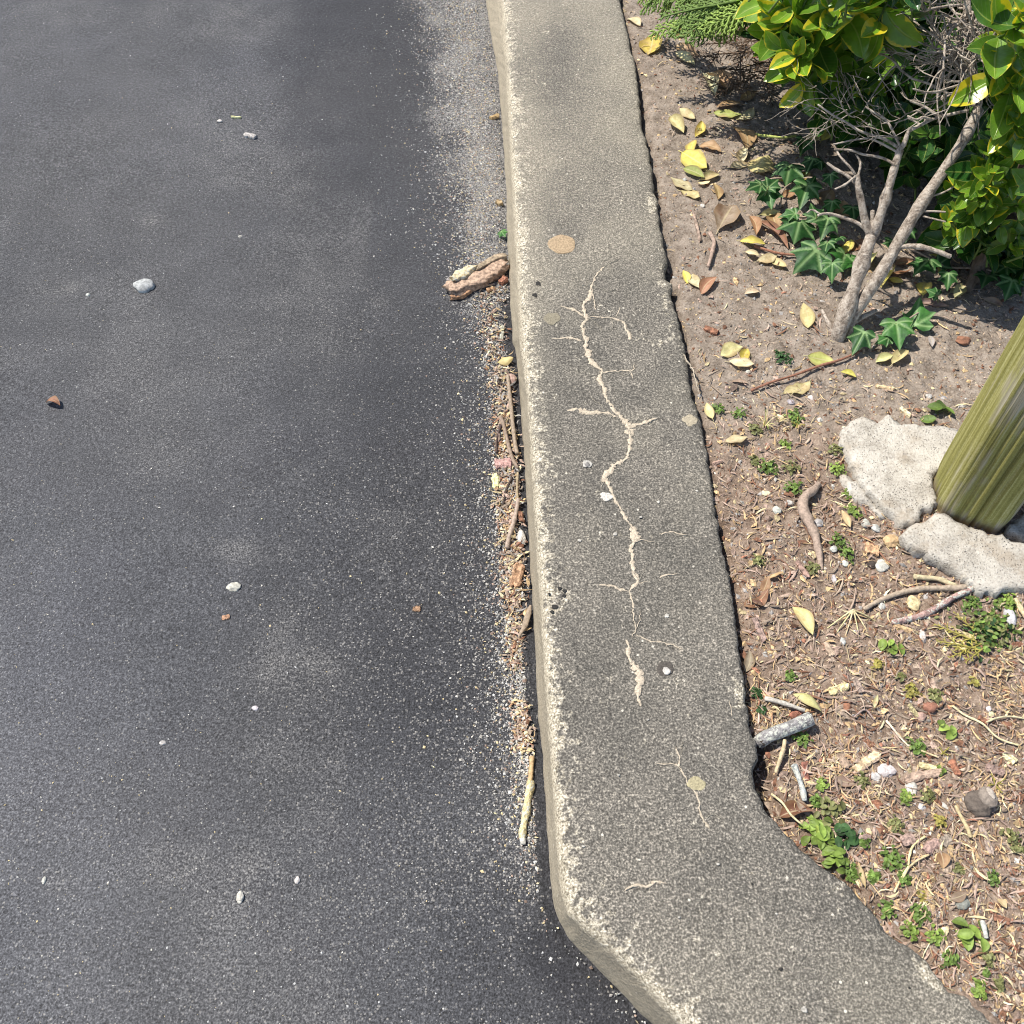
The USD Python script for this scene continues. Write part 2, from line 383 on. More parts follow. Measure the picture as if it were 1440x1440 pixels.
g.done('euonymus_leaf', col, rough=g.math('multiply_add', fine, .18, .20), spec=.55, normal=g.bump(g.math('multiply_add', vein, -.5, g.math('multiply', n, .5)), .0022, .6), translucent=tc, tw=.26)

# ivy leaf: deep green with pale veins
g = G()
ve = g.attr('vein'); n = g.noise(60, 3, .6); lr = g.attr('lr')
col = g.mix(g.rng(n, .3, .7), (.009, .036, .010), (.024, .078, .02))
col = g.mix(lr, col, g.mix(1.0, col, (2.0, 2.1, 1.3), 'multiply'))
col = g.mix(g.math('multiply', ve, .9), col, (.24, .36, .15))
g.done('ivy_leaf', col, rough=.5, spec=.25, normal=g.bump(g.math('multiply_add', ve, -.5, n), .002, .6), translucent=g.mix(1.0, col, (1.4, 1.6, .7), 'multiply'), tw=.15)

# bare shrub bark, dark bark
g = G()
n = g.noise(85, 4, .7, vec=g.map((1, 1, .7))); f = g.noise(260, 3, .7)
col = g.ramp(g.math('multiply_add', g.math('subtract', f, .5), .6, n), [(.25, (.085, .066, .05)), (.42, (.22, .178, .14)), (.56, (.36, .305, .25)), (.75, (.47, .415, .345))])
g.done('shrub_bark', col, rough=.85, normal=g.bump(g.math('multiply_add', f, .5, n), .004, .9), spec=.25)
g = G()
n = g.noise(60, 4, .65, vec=g.map((1, 1, .4)))
g.done('dark_bark', g.ramp(n, [(.3, (.05, .035, .025)), (.55, (.13, .095, .07)), (.8, (.24, .19, .14))]), rough=.9, normal=g.bump(n, .006, .9), spec=.2)

# weathered post: green algae over grey grain
g = G()
v2 = g.map((75, 75, 1.6)); gr = g.noise(1.0, 4, .62, dist=.25, vec=v2); gr2 = g.noise(2.6, 3, .6, vec=v2); pat = g.noise(9, 4, .6, vec=g.map((1, 1, .5))); fine = g.noise(320, 2)
algae = g.ramp(g.math('multiply_add', g.math('subtract', fine, .5), .35, gr2), [(.25, (.115, .107, .028)), (.5, (.215, .20, .06)), (.75, (.345, .325, .15))])
grey = g.ramp(gr2, [(.25, (.16, .14, .085)), (.5, (.27, .24, .165)), (.75, (.38, .35, .27))])
zz = g.add('separate_xyz', 'z', {'vector': 'pos.position'})
a = g.math('add', g.math('multiply_add', g.math('subtract', pat, .5), 1.5, gr), g.rng(zz, .16, .085, 0.0, -.12))
col = g.mix(g.rng(a, .25, .47), grey, algae)
col = g.mix(g.math('multiply', g.rng(zz, .125, .088), .75), col, (.15, .10, .06))
col = g.mix(g.math('multiply', g.rng(gr, .31, .23), .7), col, (.06, .052, .025))
g.done('post_wood', col, rough=.85, normal=g.bump(gr, .004, .9), spec=.2)

# ------------------------------------------------------------------ kerb lines, traced on the place
ROAD_Z, TOP_Z, SOIL_Z = 0.0, 0.10, 0.080
L0_PX = [(683, 0), (693, 60), (700, 100), (707, 187), (712, 267), (713, 333), (716, 380), (718, 433), (721, 480), (725, 490), (732, 560), (737, 640), (742, 720), (745, 780), (749, 847), (753, 913), (755, 960), (757, 1010), (763, 1060), (767, 1120), (771, 1193), (777, 1262), (786, 1296), (801, 1321), (830, 1351), (863, 1384), (900, 1423), (922, 1443), (960, 1480)]
L1_PX = [(706, 0), (711, 60), (714, 100), (718, 187), (722, 267), (726, 333), (729, 380), (731, 433), (733, 480), (736, 500), (743, 560), (748, 640), (753, 720), (757, 780), (762, 847), (766, 913), (769, 960), (773, 1010), (777, 1060), (781, 1120), (786, 1193), (792, 1255), (802, 1284), (821, 1303), (853, 1330), (890, 1366), (930, 1408), (956, 1436), (996, 1474)]
R_PX = [(873, 0), (879, 25), (885, 50), (897, 110), (903, 173), (910, 200), (917, 235), (919, 263), (925, 280), (928, 313), (933, 335), (939, 361), (936, 377), (935, 391), (944, 397), (946, 413), (955, 455), (963, 482), (972, 547), (988, 600), (997, 647), (1005, 707), (1017, 763), (1027, 813), (1035, 863), (1042, 920), (1048, 960), (1053, 1020), (1065, 1043), (1067, 1064), (1060, 1080), (1062, 1107), (1075, 1137), (1100, 1163), (1127, 1190), (1157, 1217), (1193, 1243), (1227, 1280), (1253, 1313), (1293, 1340), (1313, 1363), (1337, 1395), (1362, 1399), (1390, 1423), (1410, 1443), (1452, 1482)]
L0 = at(*np.array(L0_PX, float).T, ROAD_Z); L1 = at(*np.array(L1_PX, float).T, TOP_Z - .006); R = at(*np.array(R_PX, float).T, TOP_Z)
along = (R[10] - R[0]); along /= np.linalg.norm(along); along[2] = 0
d_up = (L0[0] - L0[12]); d_up[2] = 0; d_up /= np.linalg.norm(d_up)
d_dn = (L0[-1] - L0[-6]); d_dn[2] = 0; d_dn /= np.linalg.norm(d_dn)

def lengthen(P):
    far = np.array([30, 12, 5, 2, .8, .3, .1])
    return np.vstack([P[0] + d_up * far[:, None], P, P[-1] + d_dn * far[::-1][:, None]])

def resample(P, key_y, n_vis):
    """Stations along a polyline; the split point lets both kerb edges be matched round the bend."""
    s = np.concatenate([[0], np.cumsum(np.linalg.norm(np.diff(P, axis=0), axis=1))])
    return s, lambda q: np.stack([np.interp(q, s, P[:, k]) for k in range(3)], -1)

def stations(P, split):
    """n points: coarse up, dense straight, dense bend, coarse down."""
    s, f = resample(P, None, 0)
    s0, s1, s2 = s[6], s[7 + split], s[-7]
    q = np.concatenate([s0 * np.array([0, .5, .75, .88, .95, .985]), np.linspace(s0, s1, 520, endpoint=False), np.linspace(s1, s2, 190), s2 + (s[-1] - s2) * np.array([.015, .05, .12, .25, .5, 1])])
    return f(q)
NS_ = 520 + 190 + 12
l0, l1, rr = stations(lengthen(L0), 21), stations(lengthen(L1), 21), stations(lengthen(R), 30)
rough_r = (fbm(rr * [70, 70, 0] + 3, 3, 5) - .5) * .009
side = rr - l1; side[:, 2] = 0; wid = np.linalg.norm(side, axis=1, keepdims=True); side /= wid
rr = rr + side * rough_r[:, None]
cols, uw = [], []
def col_(p, z, worn, face): cols.append(np.column_stack([p[:, :2], np.broadcast_to(z, len(p))])); uw.append((worn, face))
col_(l0, -.06, 0, 1)
for t in (0, .15, .3, .45, .6, .74): col_(l0 + (l1 - l0) * t, t / .74 * .073, .0 + .3 * t, 1 - .3 * t)
for dx, dz, wn in ((-.0022, .081, .75), (.0005, .0885, 1.0), (.004, .0940, .9), (.009, .0974, .74), (.015, .0989, .6), (.022, .0996, .48), (.030, .0999, .38), (.039, .1, .29), (.049, .1, .2), (.062, .1, .15)):
    col_(l1 + side * dx, dz, wn, max(0, .5 - dx * 90))
for t in np.linspace(0, 1, 38)[1:-1]:
    a, b = .072, wid - .022
    col_(l1 + side * (a + (b - a) * t), .1, .05, 0)
for dx, dz in ((-.018, .1), (-.012, .0995), (-.007, .0985), (-.003, .0965), (0, .0925), (.0015, .085), (-.002, .06), (-.006, .02), (-.006, -.06)):
    col_(rr + side * dx, dz, .18 if dz > .09 else .05, 0)
KV = np.stack(cols, 1); nst, ncs = KV.shape[:2]
worn = np.broadcast_to(np.array([u[0] for u in uw]), (nst, ncs)).copy(); facem = np.broadcast_to(np.array([u[1] for u in uw]), (nst, ncs)).copy()
flat = KV.reshape(-1, 3)
nz = (fbm(flat * [28, 28, 28], 3, 2) - .5) * .0035 + (fbm(flat * [95, 95, 60] + 7, 3, 3) - .5) * .0022
edge = (noise(flat * [55, 55, 40] + 13, 9) > .66) * (noise(flat * [120, 120, 90], 4)) * .0045 * np.clip(worn.ravel() - .35, 0, 1) * (flat[:, 2] > .05)
KV[..., 2] += ((nz - edge).reshape(nst, ncs)) * (KV[..., 2] > 0.0)
out = ((fbm(flat * [45, 45, 70] + 21, 3, 8) - .5) * .004).reshape(nst, ncs)
KV[:, :12, :2] -= side[:, None, :2] * out[:, :12, None]
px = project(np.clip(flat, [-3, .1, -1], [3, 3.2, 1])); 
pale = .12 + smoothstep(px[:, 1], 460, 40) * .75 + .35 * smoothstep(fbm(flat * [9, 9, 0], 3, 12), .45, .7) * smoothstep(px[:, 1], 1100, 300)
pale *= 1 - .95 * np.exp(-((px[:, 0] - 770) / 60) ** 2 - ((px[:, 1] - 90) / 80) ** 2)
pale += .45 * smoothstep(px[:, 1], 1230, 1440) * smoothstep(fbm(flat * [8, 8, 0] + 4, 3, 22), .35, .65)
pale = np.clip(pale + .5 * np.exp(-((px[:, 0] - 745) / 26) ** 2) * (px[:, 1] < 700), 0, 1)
for (bx, by, br, ba) in ((1308, 1366, 22, .9), (1325, 1385, 16, .8), (1040, 985, 18, .5), (915, 285, 16, .6), (850, 690, 20, .35), (1215, 1265, 18, -.4), (948, 470, 40, .3)):
    worn += (ba * np.exp(-(((px[:, 0] - bx) ** 2 + (px[:, 1] - by) ** 2) / br ** 2))).reshape(nst, ncs)
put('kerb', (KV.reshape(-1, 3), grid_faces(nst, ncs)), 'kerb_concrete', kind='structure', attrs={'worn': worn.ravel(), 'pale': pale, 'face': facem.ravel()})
KERB = stage.GetPrimAtPath('/World/kerb'); KNODE = Node('/World/kerb', np.zeros(3))

# nearest-edge look-ups for the ground on both sides
def dense(P, step=.004):
    s = np.concatenate([[0], np.cumsum(np.linalg.norm(np.diff(P[:, :2], axis=0), axis=1))])
    q = np.unique(np.concatenate([np.arange(0, s[-1], .25), np.arange(max(s[6] - 1, 0), s[-7] + 1, step)]))
    return np.stack([np.interp(q, s, P[:, k]) for k in range(2)], 1)
class Edge:
    def __init__(s, P):
        s.p = dense(P); t = np.gradient(s.p, axis=0); t /= np.linalg.norm(t, axis=1, keepdims=True)
        s.n = np.stack([-t[:, 1], t[:, 0]], 1); s.tree = cKDTree(s.p)
    def signed(s, xy):
        d, i = s.tree.query(xy); return np.where(((xy - s.p[i]) * s.n[i]).sum(-1) > 0, d, -d)
ER, EL = Edge(rr), Edge(l0)           # along the walk down the picture the left normal points to +x (garden side)

def soil_height(xy, fine=True):
    xy = np.atleast_2d(np.asarray(xy, float)); d = ER.signed(xy)
    p = np.column_stack([xy, np.zeros(len(xy))])
    z = SOIL_Z + (fbm(p * 7, 4, 31) - .5) * .022 + (fbm(p * 34, 3, 32) - .5) * .009 * fine + (fbm(p * 130, 3, 33) - .5) * .006 * fine
    gd = .003 + .021 * smoothstep(noise(p * 11 + 5, 34), .3, .85)
    q = project(np.column_stack([np.clip(xy, [-3, .1], [3, 3.2]), np.full(len(xy), SOIL_Z)]))
    gd = gd + .035 * np.exp(-((q[:, 0] - 1082) / 30) ** 2 - ((q[:, 1] - 1105) / 50) ** 2) + .02 * np.exp(-((q[:, 0] - 1060) / 22) ** 2 - ((q[:, 1] - 960) / 60) ** 2)
    gd = gd - .022 * smoothstep(q[:, 1], 1290, 1370)
    wide = .013 + .016 * np.exp(-((q[:, 0] - 1082) / 40) ** 2 - ((q[:, 1] - 1105) / 60) ** 2)
    z = z - gd * np.exp(-(np.maximum(d, 0) / wide) ** 2)
    z = z + .012 * np.exp(-((q[:, 0] - 1130) / 90) ** 2 - ((q[:, 1] - 480) / 90) ** 2)
    return np.where(d < -.006, -.085 + (z + .085) * smoothstep(d, -.05, -.006), z)

def on_soil(px, py, up=0.0):
    """The spot of the soil that the photograph shows there (a few steps find its height)."""
    z = SOIL_Z
    for _ in range(3): p = at(px, py, z); z = float(soil_height(p[None, :2])[0])
    return np.array([p[0], p[1], z + up])

# ------------------------------------------------------------------ asphalt road, one sheet
def lines(a, b, step): return np.concatenate([[-60, -30, -15, -8, -5, -3.5][: None], np.arange(a, b, step), [3.5, 5, 8, 15, 30, 60]])
xs = np.concatenate([[-60, -30, -15, -8, -4, -2.4], np.arange(-1.75, .62, .0095), [1, 2, 4, 8, 15, 30, 60]])
ys = np.concatenate([[-60, -30, -15, -6, -2, -.6], np.arange(.08, 3.05, .0095), [3.4, 4, 6, 9, 15, 30, 60]])
X, Y = np.meshgrid(xs, ys, indexing='ij'); xy = np.column_stack([X.ravel(), Y.ravel()])
p3 = np.column_stack([xy, np.zeros(len(xy))])
dl = -EL.signed(xy)                                  # distance from the kerb face, road side
q = project(np.clip(p3, [-4, .1, 0], [3, 3.4, 0])); qx, qy = q.T
flat_ = p3; p3 = np.column_stack([xy @ np.array([[.8, .6], [-.6, .8]]), .37 * xy[:, 0] + .29 * xy[:, 1]])
wob = (fbm(p3 * 14, 3, 41) - .5)
dark_band = smoothstep(qx + wob * 70, 350, 430) * smoothstep(qy, 520, 60) * .72  # broad band where the asphalt colour is darker
dark_band = np.maximum(dark_band, smoothstep(dl + wob * .2, .70, .10) * (.45 + .4 * smoothstep(qy, 300, 700)) * smoothstep(qy, 1250, 950))
dark_band = np.maximum(dark_band, smoothstep(dl, .30, .05) * smoothstep(qy, 1050, 1300) * .6)
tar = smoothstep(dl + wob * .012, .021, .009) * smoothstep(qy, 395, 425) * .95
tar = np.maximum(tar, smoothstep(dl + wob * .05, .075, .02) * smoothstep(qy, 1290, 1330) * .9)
wtop = np.interp(qy, [0, 330, 480], [.215, .13, .05]); grit = 1.1 * smoothstep(dl + wob * .22, wtop * 1.25, wtop * .45) * smoothstep(qy, 560, 300) + .42 * np.exp(-dl / .12) * smoothstep(qy, 200, 500) * smoothstep(qy, 1420, 1180) + .06 + .12 * smoothstep(qy, 300, 1100)
grit = grit * (1 - tar)
grit += .08 * smoothstep(fbm(p3 * 5 + 9, 3, 44), .45, .7) + .12 * smoothstep(qx, 300, 650) * smoothstep(qy, 300, 700)
dust = np.zeros(len(xy))
for (a, b, ra, rb, s) in ((420, 945, 60, 45, .75), (410, 890, 45, 40, .45), (380, 1235, 70, 45, .7), (300, 1280, 60, 40, .55), (350, 775, 60, 18, .55), (215, 312, 26, 10, .7), (330, 30, 60, 26, .5), (80, 1240, 22, 16, .6), (75, 405, 40, 10, .5), (250, 1215, 70, 30, .5), (455, 440, 26, 10, .6), (330, 240, 60, 40, .35), (535, 425, 18, 12, .5), (560, 770, 60, 70, .25)):
    dust = np.maximum(dust, .42 * s * (.55 + .9 * smoothstep(fbm(p3 * 16, 3, 48), .3, .7)) * np.exp(-((qx - a) / ra) ** 2 - ((qy - b) / rb) ** 2))
dust = np.maximum(dust, .13 * smoothstep(fbm(p3 * 3.1 + 2, 5, 45), .5, .75) * (dl > .3))
dust = np.maximum(dust, .62 * smoothstep(dl + wob * .26, wtop * 1.1, wtop * .4) * smoothstep(qy, 470, 250))
palem = np.clip(.05 + .38 * smoothstep(fbm(p3 * 2.1 + 8, 5, 46), .36, .66) * smoothstep(dl, .2, .5) + .5 * smoothstep(qx, 260, 40) * smoothstep(qy, 300, 1000) + .35 * smoothstep(qx, 330, 60) * smoothstep(qy, 200, 0), 0, 1)
z = (fbm(p3 * 5, 3, 47) - .5) * .004 * np.clip(dl * 6, 0, 1)
z = z + np.where(dl < -.12, -.0, 0) - .004 * smoothstep(dl, .02, .0)
roadmesh = (np.column_stack([xy, z]), grid_faces(len(xs), len(ys), True))
put('asphalt_road', roadmesh, 'asphalt', kind='structure', attrs={'dark': np.clip(dark_band + tar, 0, 1), 'dust': np.clip(dust, 0, 1), 'grit': np.clip(grit, 0, 1), 'pale': palem})

# ------------------------------------------------------------------ soil, one sheet that dips under the kerb and the road
xs = np.concatenate([[-60, -30, -12, -5, -2, -1, -.4], np.arange(.06, 1.95, .0052), [2.2, 2.6, 3.2, 4, 6, 10, 20, 35, 60]])
ys = np.concatenate([[-60, -30, -12, -5, -2, -.7, -.2], np.arange(.12, 3.2, .0056), [3.5, 4, 5, 7, 10, 20, 35, 60]])
X, Y = np.meshgrid(xs, ys, indexing='ij'); xy = np.column_stack([X.ravel(), Y.ravel()])
z = np.concatenate([soil_height(a) for a in np.array_split(xy, 8)])
d = ER.signed(xy); p3 = np.column_stack([xy, np.zeros(len(xy))])
q = project(np.column_stack([np.clip(xy, [-3, .1], [3, 3.4]), np.full(len(xy), SOIL_Z)])); qx, qy = q.T
mulch = np.clip(.25 + .75 * smoothstep(qy, 520, 760) + .35 * (fbm(p3 * 4, 3, 51) - .5) - .5 * bump2(qx, qy, 1330, 520, 130, 70) - .4 * bump2(qx, qy, 1390, 990, 50, 40) - .3 * bump2(qx, qy, 1300, 1400, 200, 60), 0, 1)
damp = np.clip(.85 * np.exp(-(np.maximum(d, 0) / .012) ** 2) * smoothstep(qy, 1300, 1150) + .5 * bump2(qx, qy, 1085, 1110, 30, 60), 0, 1)  # painted shade: soil darkens along the kerb gap and in its hole
put('soil', (np.column_stack([xy, z]), grid_faces(len(xs), len(ys), True)), 'soil', kind='structure', attrs={'mulch': mulch, 'damp': damp})

# ------------------------------------------------------------------ things told apart by where they lie
MARKS = [((1190, 445), "the bare shrub's forked trunk"), ((1345, 730), 'the foot of the mossy post'), ((1255, 655), 'the larger pale concrete slab'),
         ((1350, 790), 'the smaller pale concrete slab'), ((1105, 1030), 'the lichened stick by the kerb'), ((1120, 270), 'the trailing ivy'),
         ((1000, 60), 'the cypress sprays'), ((1340, 905), 'the golden cypress sprig'), ((1380, 1130), 'the round knot of wood'), ((1160, 1190), 'the lush weed at the kerb bend'),
         ((1140, 730), 'the bent root'), ((1300, 845), 'the forked grey twig'), ((936, 380), "the chip out of the kerb's garden edge"), ((1130, 960), 'the long yellow leaf'), ((1085, 330), 'the curled brown strip of bark'),
         ((1330, 1040), 'the loose straw stalks'), ((1243, 1085), 'the white lump of grit'), ((1400, 1425), "the photo's bottom right corner"), ((1395, 385), 'the shaded hedge foot'), ((975, 240), 'the bright yellow fallen leaf')]
def where(px, py, skip=()):
    """All phrases that fit the spot, nearest landmark first."""
    out = []
    for d, (mx, my), name in sorted((math.hypot(px - m[0][0], py - m[0][1]), m[0], m[1]) for m in MARKS):
        if any(s in name for s in skip) or d < 6: continue
        a = math.degrees(math.atan2(my - py, px - mx)) % 360
        w = ['right of', 'above and right of', 'above', 'above and left of', 'left of', 'below and left of', 'below', 'below and right of'][int((a + 22.5) // 45) % 8]
        far = 'just ' if d < 45 else ('' if d < 110 else 'well ')
        out.append(f'{far}{w} {name}')
    return out
def tell(look, px, py, skip=()):
    opts = where(px, py, skip)
    for o in opts:
        s = f'{look} {o}'
        if s not in LABELS and 4 <= len(s.split()) <= 16: return s
    return f'{look} {opts[0]}'

HUES = dict(cream=(.60, .53, .33), yellow=(.56, .48, .11), lemon=(.60, .55, .26), tan=(.46, .32, .17), orange=(.35, .205, .115), timber=(.37, .285, .19), brown=(.17, .085, .05), pale=(.56, .53, .27), lime=(.36, .40, .12),
            dun=(.30, .23, .17), rust=(.25, .115, .072), pink=(.315, .225, .175), straw=(.52, .42, .24), white=(.44, .415, .365), grey=(.26, .24, .22), dark=(.06, .045, .035), stonegrey=(.36, .355, .34))
def hue(name, n, jitter=.12, seed=0):
    g = np.random.default_rng(seed); c = np.array(HUES[name]) * (1 + jitter * g.normal(size=3) * .35) * (1 + jitter * g.normal())
    return np.tile(np.clip(c, .01, .75), (n, 1))

# ------------------------------------------------------------------ cracks and patches in the kerb
def ribbon(pts, widths, z, seed, crown=.00015):
    """A thin filling of pale sand lying in a crack: uneven edges, slightly crowned, a little proud of the skin."""
    p = np.array([at(*q, z) for q in pts]); n = max(6, int(np.linalg.norm(np.diff(p, axis=0), axis=1).sum() / .0035))
    s = np.concatenate([[0], np.cumsum(np.linalg.norm(np.diff(p, axis=0), axis=1))]); u = np.linspace(0, s[-1], n)
    c = np.stack([np.interp(u, s, p[:, k]) for k in range(3)], 1)
    g = np.random.default_rng(seed); jag = np.cumsum(g.normal(size=(n, 2)) * .0011, 0); jag -= jag[0] + (jag[-1] - jag[0]) * np.linspace(0, 1, n)[:, None]
    c[:, :2] += jag
    w = np.interp(u, s, widths) * (.35 + 1.15 * g.random(n))
    t = np.gradient(c, axis=0); t /= np.linalg.norm(t, axis=1, keepdims=True); sd = np.stack([-t[:, 1], t[:, 0], 0 * t[:, 0]], 1)
    a = c + sd * (w * (.4 + .25 * g.random(n)))[:, None]; b = c - sd * (w * (.4 + .25 * g.random(n)))[:, None]
    lift = np.array([0, 0, 1.0])
    V = np.stack([a - lift * .003, a + lift * .0002, c + lift * crown, b + lift * .0002, b - lift * .003], 1)
    V[0] = V[0] * .15 + c[0] * .85; V[-1] = V[-1] * .15 + c[-1] * .85
    return V.reshape(-1, 3), tri(grid_faces(n, 5))
CRACKS = [
    ([(850, 375), (833, 397), (830, 413), (819, 430), (823, 447), (817, 459), (820, 480), (825, 508), (842, 523), (837, 541), (843, 560), (857, 580), (877, 592), (885, 603)], [1.5, 3, 5, 4.5, 4, 5, 5, 6, 3.5, 5, 4, 4, 6, 9]),
    ([(885, 603), (886, 627), (883, 650), (863, 662), (850, 677), (858, 693), (870, 720), (885, 743), (887, 757), (882, 773), (888, 800), (895, 820), (885, 832)], [11, 4, 4, 6, 7, 5, 3, 8, 10, 6, 5, 6, 3]),
    ([(885, 832), (893, 853), (894, 890), (889, 896)], [2.5, 2, 2, 1.2]),
    ([(880, 899), (885, 912), (890, 927), (903, 943), (904, 960), (900, 980), (901, 993)], [3, 5, 7, 8, 8, 5, 1]),
    ([(788, 430), (808, 434), (820, 444)], [1, 4, 3]), ([(823, 447), (857, 446), (877, 453), (885, 470), (889, 482)], [2.5, 2, 2.5, 4, 2]),
    ([(775, 476), (800, 473), (818, 479)], [1, 3.5, 3]), ([(833, 400), (836, 420), (837, 436)], [2, 1.6, 1]),
    ([(842, 523), (867, 523), (888, 524), (893, 511)], [2.5, 1.8, 2.5, 1]), ([(888, 524), (890, 532)], [2, 1]),
    ([(797, 577), (815, 577), (832, 579), (852, 580), (866, 586)], [1.5, 7, 6, 4, 3]), ([(885, 601), (907, 593), (924, 589)], [7, 6, 1.5]),
    ([(889, 757), (902, 761), (920, 762)], [4, 2, .8]), ([(927, 750), (943, 748), (971, 752)], [1, 2, .8]),
    ([(842, 823), (863, 825), (874, 829), (886, 832)], [1, 4.5, 4, 2]), ([(927, 813), (936, 809), (953, 807)], [1.5, 2.8, .8]),
    ([(894, 892), (913, 902), (947, 907), (960, 913)], [1.8, 2, 2.5, 1]), ([(922, 1075), (945, 1074), (958, 1078)], [1, 2.6, 2]),
    ([(950, 1049), (956, 1062), (957, 1076), (966, 1092), (980, 1118), (990, 1150), (998, 1165)], [1, 2, 2.5, 1.5, 2.5, 3, 4]),
    ([(878, 1253), (893, 1245), (910, 1247), (925, 1243), (938, 1242)], [1, 3.5, 5, 4.5, 3]), ([(893, 820), (905, 818), (915, 818)], [2.5, 1.6, .8]),
    ([(895, 885), (897, 868), (902, 858)], [1.2, 1, .7]), ([(866, 446), (870, 438), (871, 432)], [2, 1.5, 1]), ([(960, 497), (975, 520), (982, 552)], [.8, 1.3, .8]),
    ([(1026, 985), (1030, 1004), (1036, 1018)], [1, 1.6, 1])]
for i, (pts, w) in enumerate(CRACKS):
    ws = np.array(w) * np.array([mpp(*p, TOP_Z) for p in pts])
    m = ribbon(pts, ws * 1.05, TOP_Z + .0008, 100 + i)
    put('crack_filling', m, 'sand_fill', KNODE, attrs={'col': np.tile((.43, .36, .27), (len(m[0]), 1))})
gh = np.random.default_rng(77)
for k in range(44):
    pts_, _ = CRACKS[int(gh.choice([0, 0, 0, 1, 1, 1, 2, 3, 5, 8, 10, 11, 18]))]; x, y = pts_[int(gh.integers(len(pts_)))]; a = gh.random() * 6.28; L = 10 + 32 * gh.random(); P_ = [(x, y)]
    for _ in range(4): a += gh.normal() * .6; P_.append((P_[-1][0] + L / 4 * math.cos(a), P_[-1][1] + L / 4 * math.sin(a)))
    m = ribbon(P_, np.array([1.3, 1.0, .9, .6, .2]) * mpp(x, y, TOP_Z), TOP_Z + .0008, 900 + k)
    put('hairline_filling', m, 'sand_fill', KNODE, attrs={'col': np.tile((.27, .24, .19), (len(m[0]), 1))})
def blotch(px, py, rx, ry, col, seed, thick=.0016, ragged=.12, name='round_patch', parent=KNODE, z=TOP_Z, mat='sand_fill', label=None):
    n, k = 30, 5; a = np.linspace(0, 2 * np.pi, n, endpoint=False)
    r = 1 + ragged * 2 * (noise(np.stack([np.cos(a) * 1.6 + 9, np.sin(a) * 1.6 + 9, np.full(n, seed)], 1), seed) - .5)
    rings = [at(px, py, z + .0022)[None]]
    for t, h in ((.4, 1.0), (.75, .95), (.92, .7), (1.0, 0), (1.02, -2.5)):
        rings.append(at(px + rx * r * t * np.cos(a), py + ry * r * t * np.sin(a), z + .0006 + thick * h))
    rings[0][0, 2] = z + .0006 + thick
    V = np.vstack(rings); F = [[0, 1 + j, 1 + (j + 1) % n] for j in range(n)]
    for q in range(4):
        for j in range(n):
            A, B = 1 + q * n + j, 1 + q * n + (j + 1) % n
            F += [[A, A + n, B + n], [A, B + n, B]]
    put(name, (V, np.array(F)), mat, parent, attrs={'col': np.tile(col, (len(V), 1))}, label=label)
blotch(790, 343.5, 20, 13, (.32, .235, .145), 1, .0005, .10, label='large round tan patch in the kerb top')
blotch(777, 448, 11, 8.5, (.20, .175, .125), 2, .0005, .25); blotch(970, 590, 11, 8, (.31, .265, .19), 3, .0006, .35)
blotch(979, 1102, 12.5, 10, (.31, .27, .165), 4, .0006, .25, label='small yellowish round patch low on the kerb')
blotch(853, 698, 10, 6, (.45, .42, .37), 5, .001, .35, name='white_smear')
for k, (x, y, r) in enumerate(((787, 827, 3.4), (794, 831, 3.2), (793, 838, 3.2), (781, 853, 5), (776, 860, 3.4), (772, 835, 1.8), (757, 399, 4.2), (752, 415, 4.6), (1098, 1363, 3.6), (1279, 1389, 2.2), (1113, 1416, 1.8), (1058, 1243, 2))):
    blotch(x, y, r * .85, r * .72, (.03, .028, .025), 20 + k, .0006, .4, name='dark_spot')
blotch(935, 941, 11.5, 11, (.075, .065, .055), 41, .0004, .15, name='shallow_pit'); blotch(937, 943, 5, 6, (.42, .39, .35), 42, .0022, .4, name='pale_pebble', mat='rock')
blotch(826, 652, 6.5, 5.5, (.36, .34, .30), 43, .0004, .2, name='pale_ring'); blotch(826, 653, 3.6, 3, (.17, .16, .15), 44, .0016, .2, name='pale_ring')
for k, (x, y, r) in enumerate(((865, 751, 3), (901, 727, 2), (926, 706, 2.2), (1005, 560, 2), (938, 866, 3.5), (911, 1012, 2), (870, 1090, 2.4), (820, 1190, 2.2), (1010, 1215, 2.5), (1092, 1285, 2.2), (1131, 1420, 5), (955, 1290, 2), (815, 760, 2.6), (980, 690, 2))):
    blotch(x, y, r, r * .8, (.38, .355, .31), 60 + k, .0014, .3, name='pale_pebble', mat='rock')

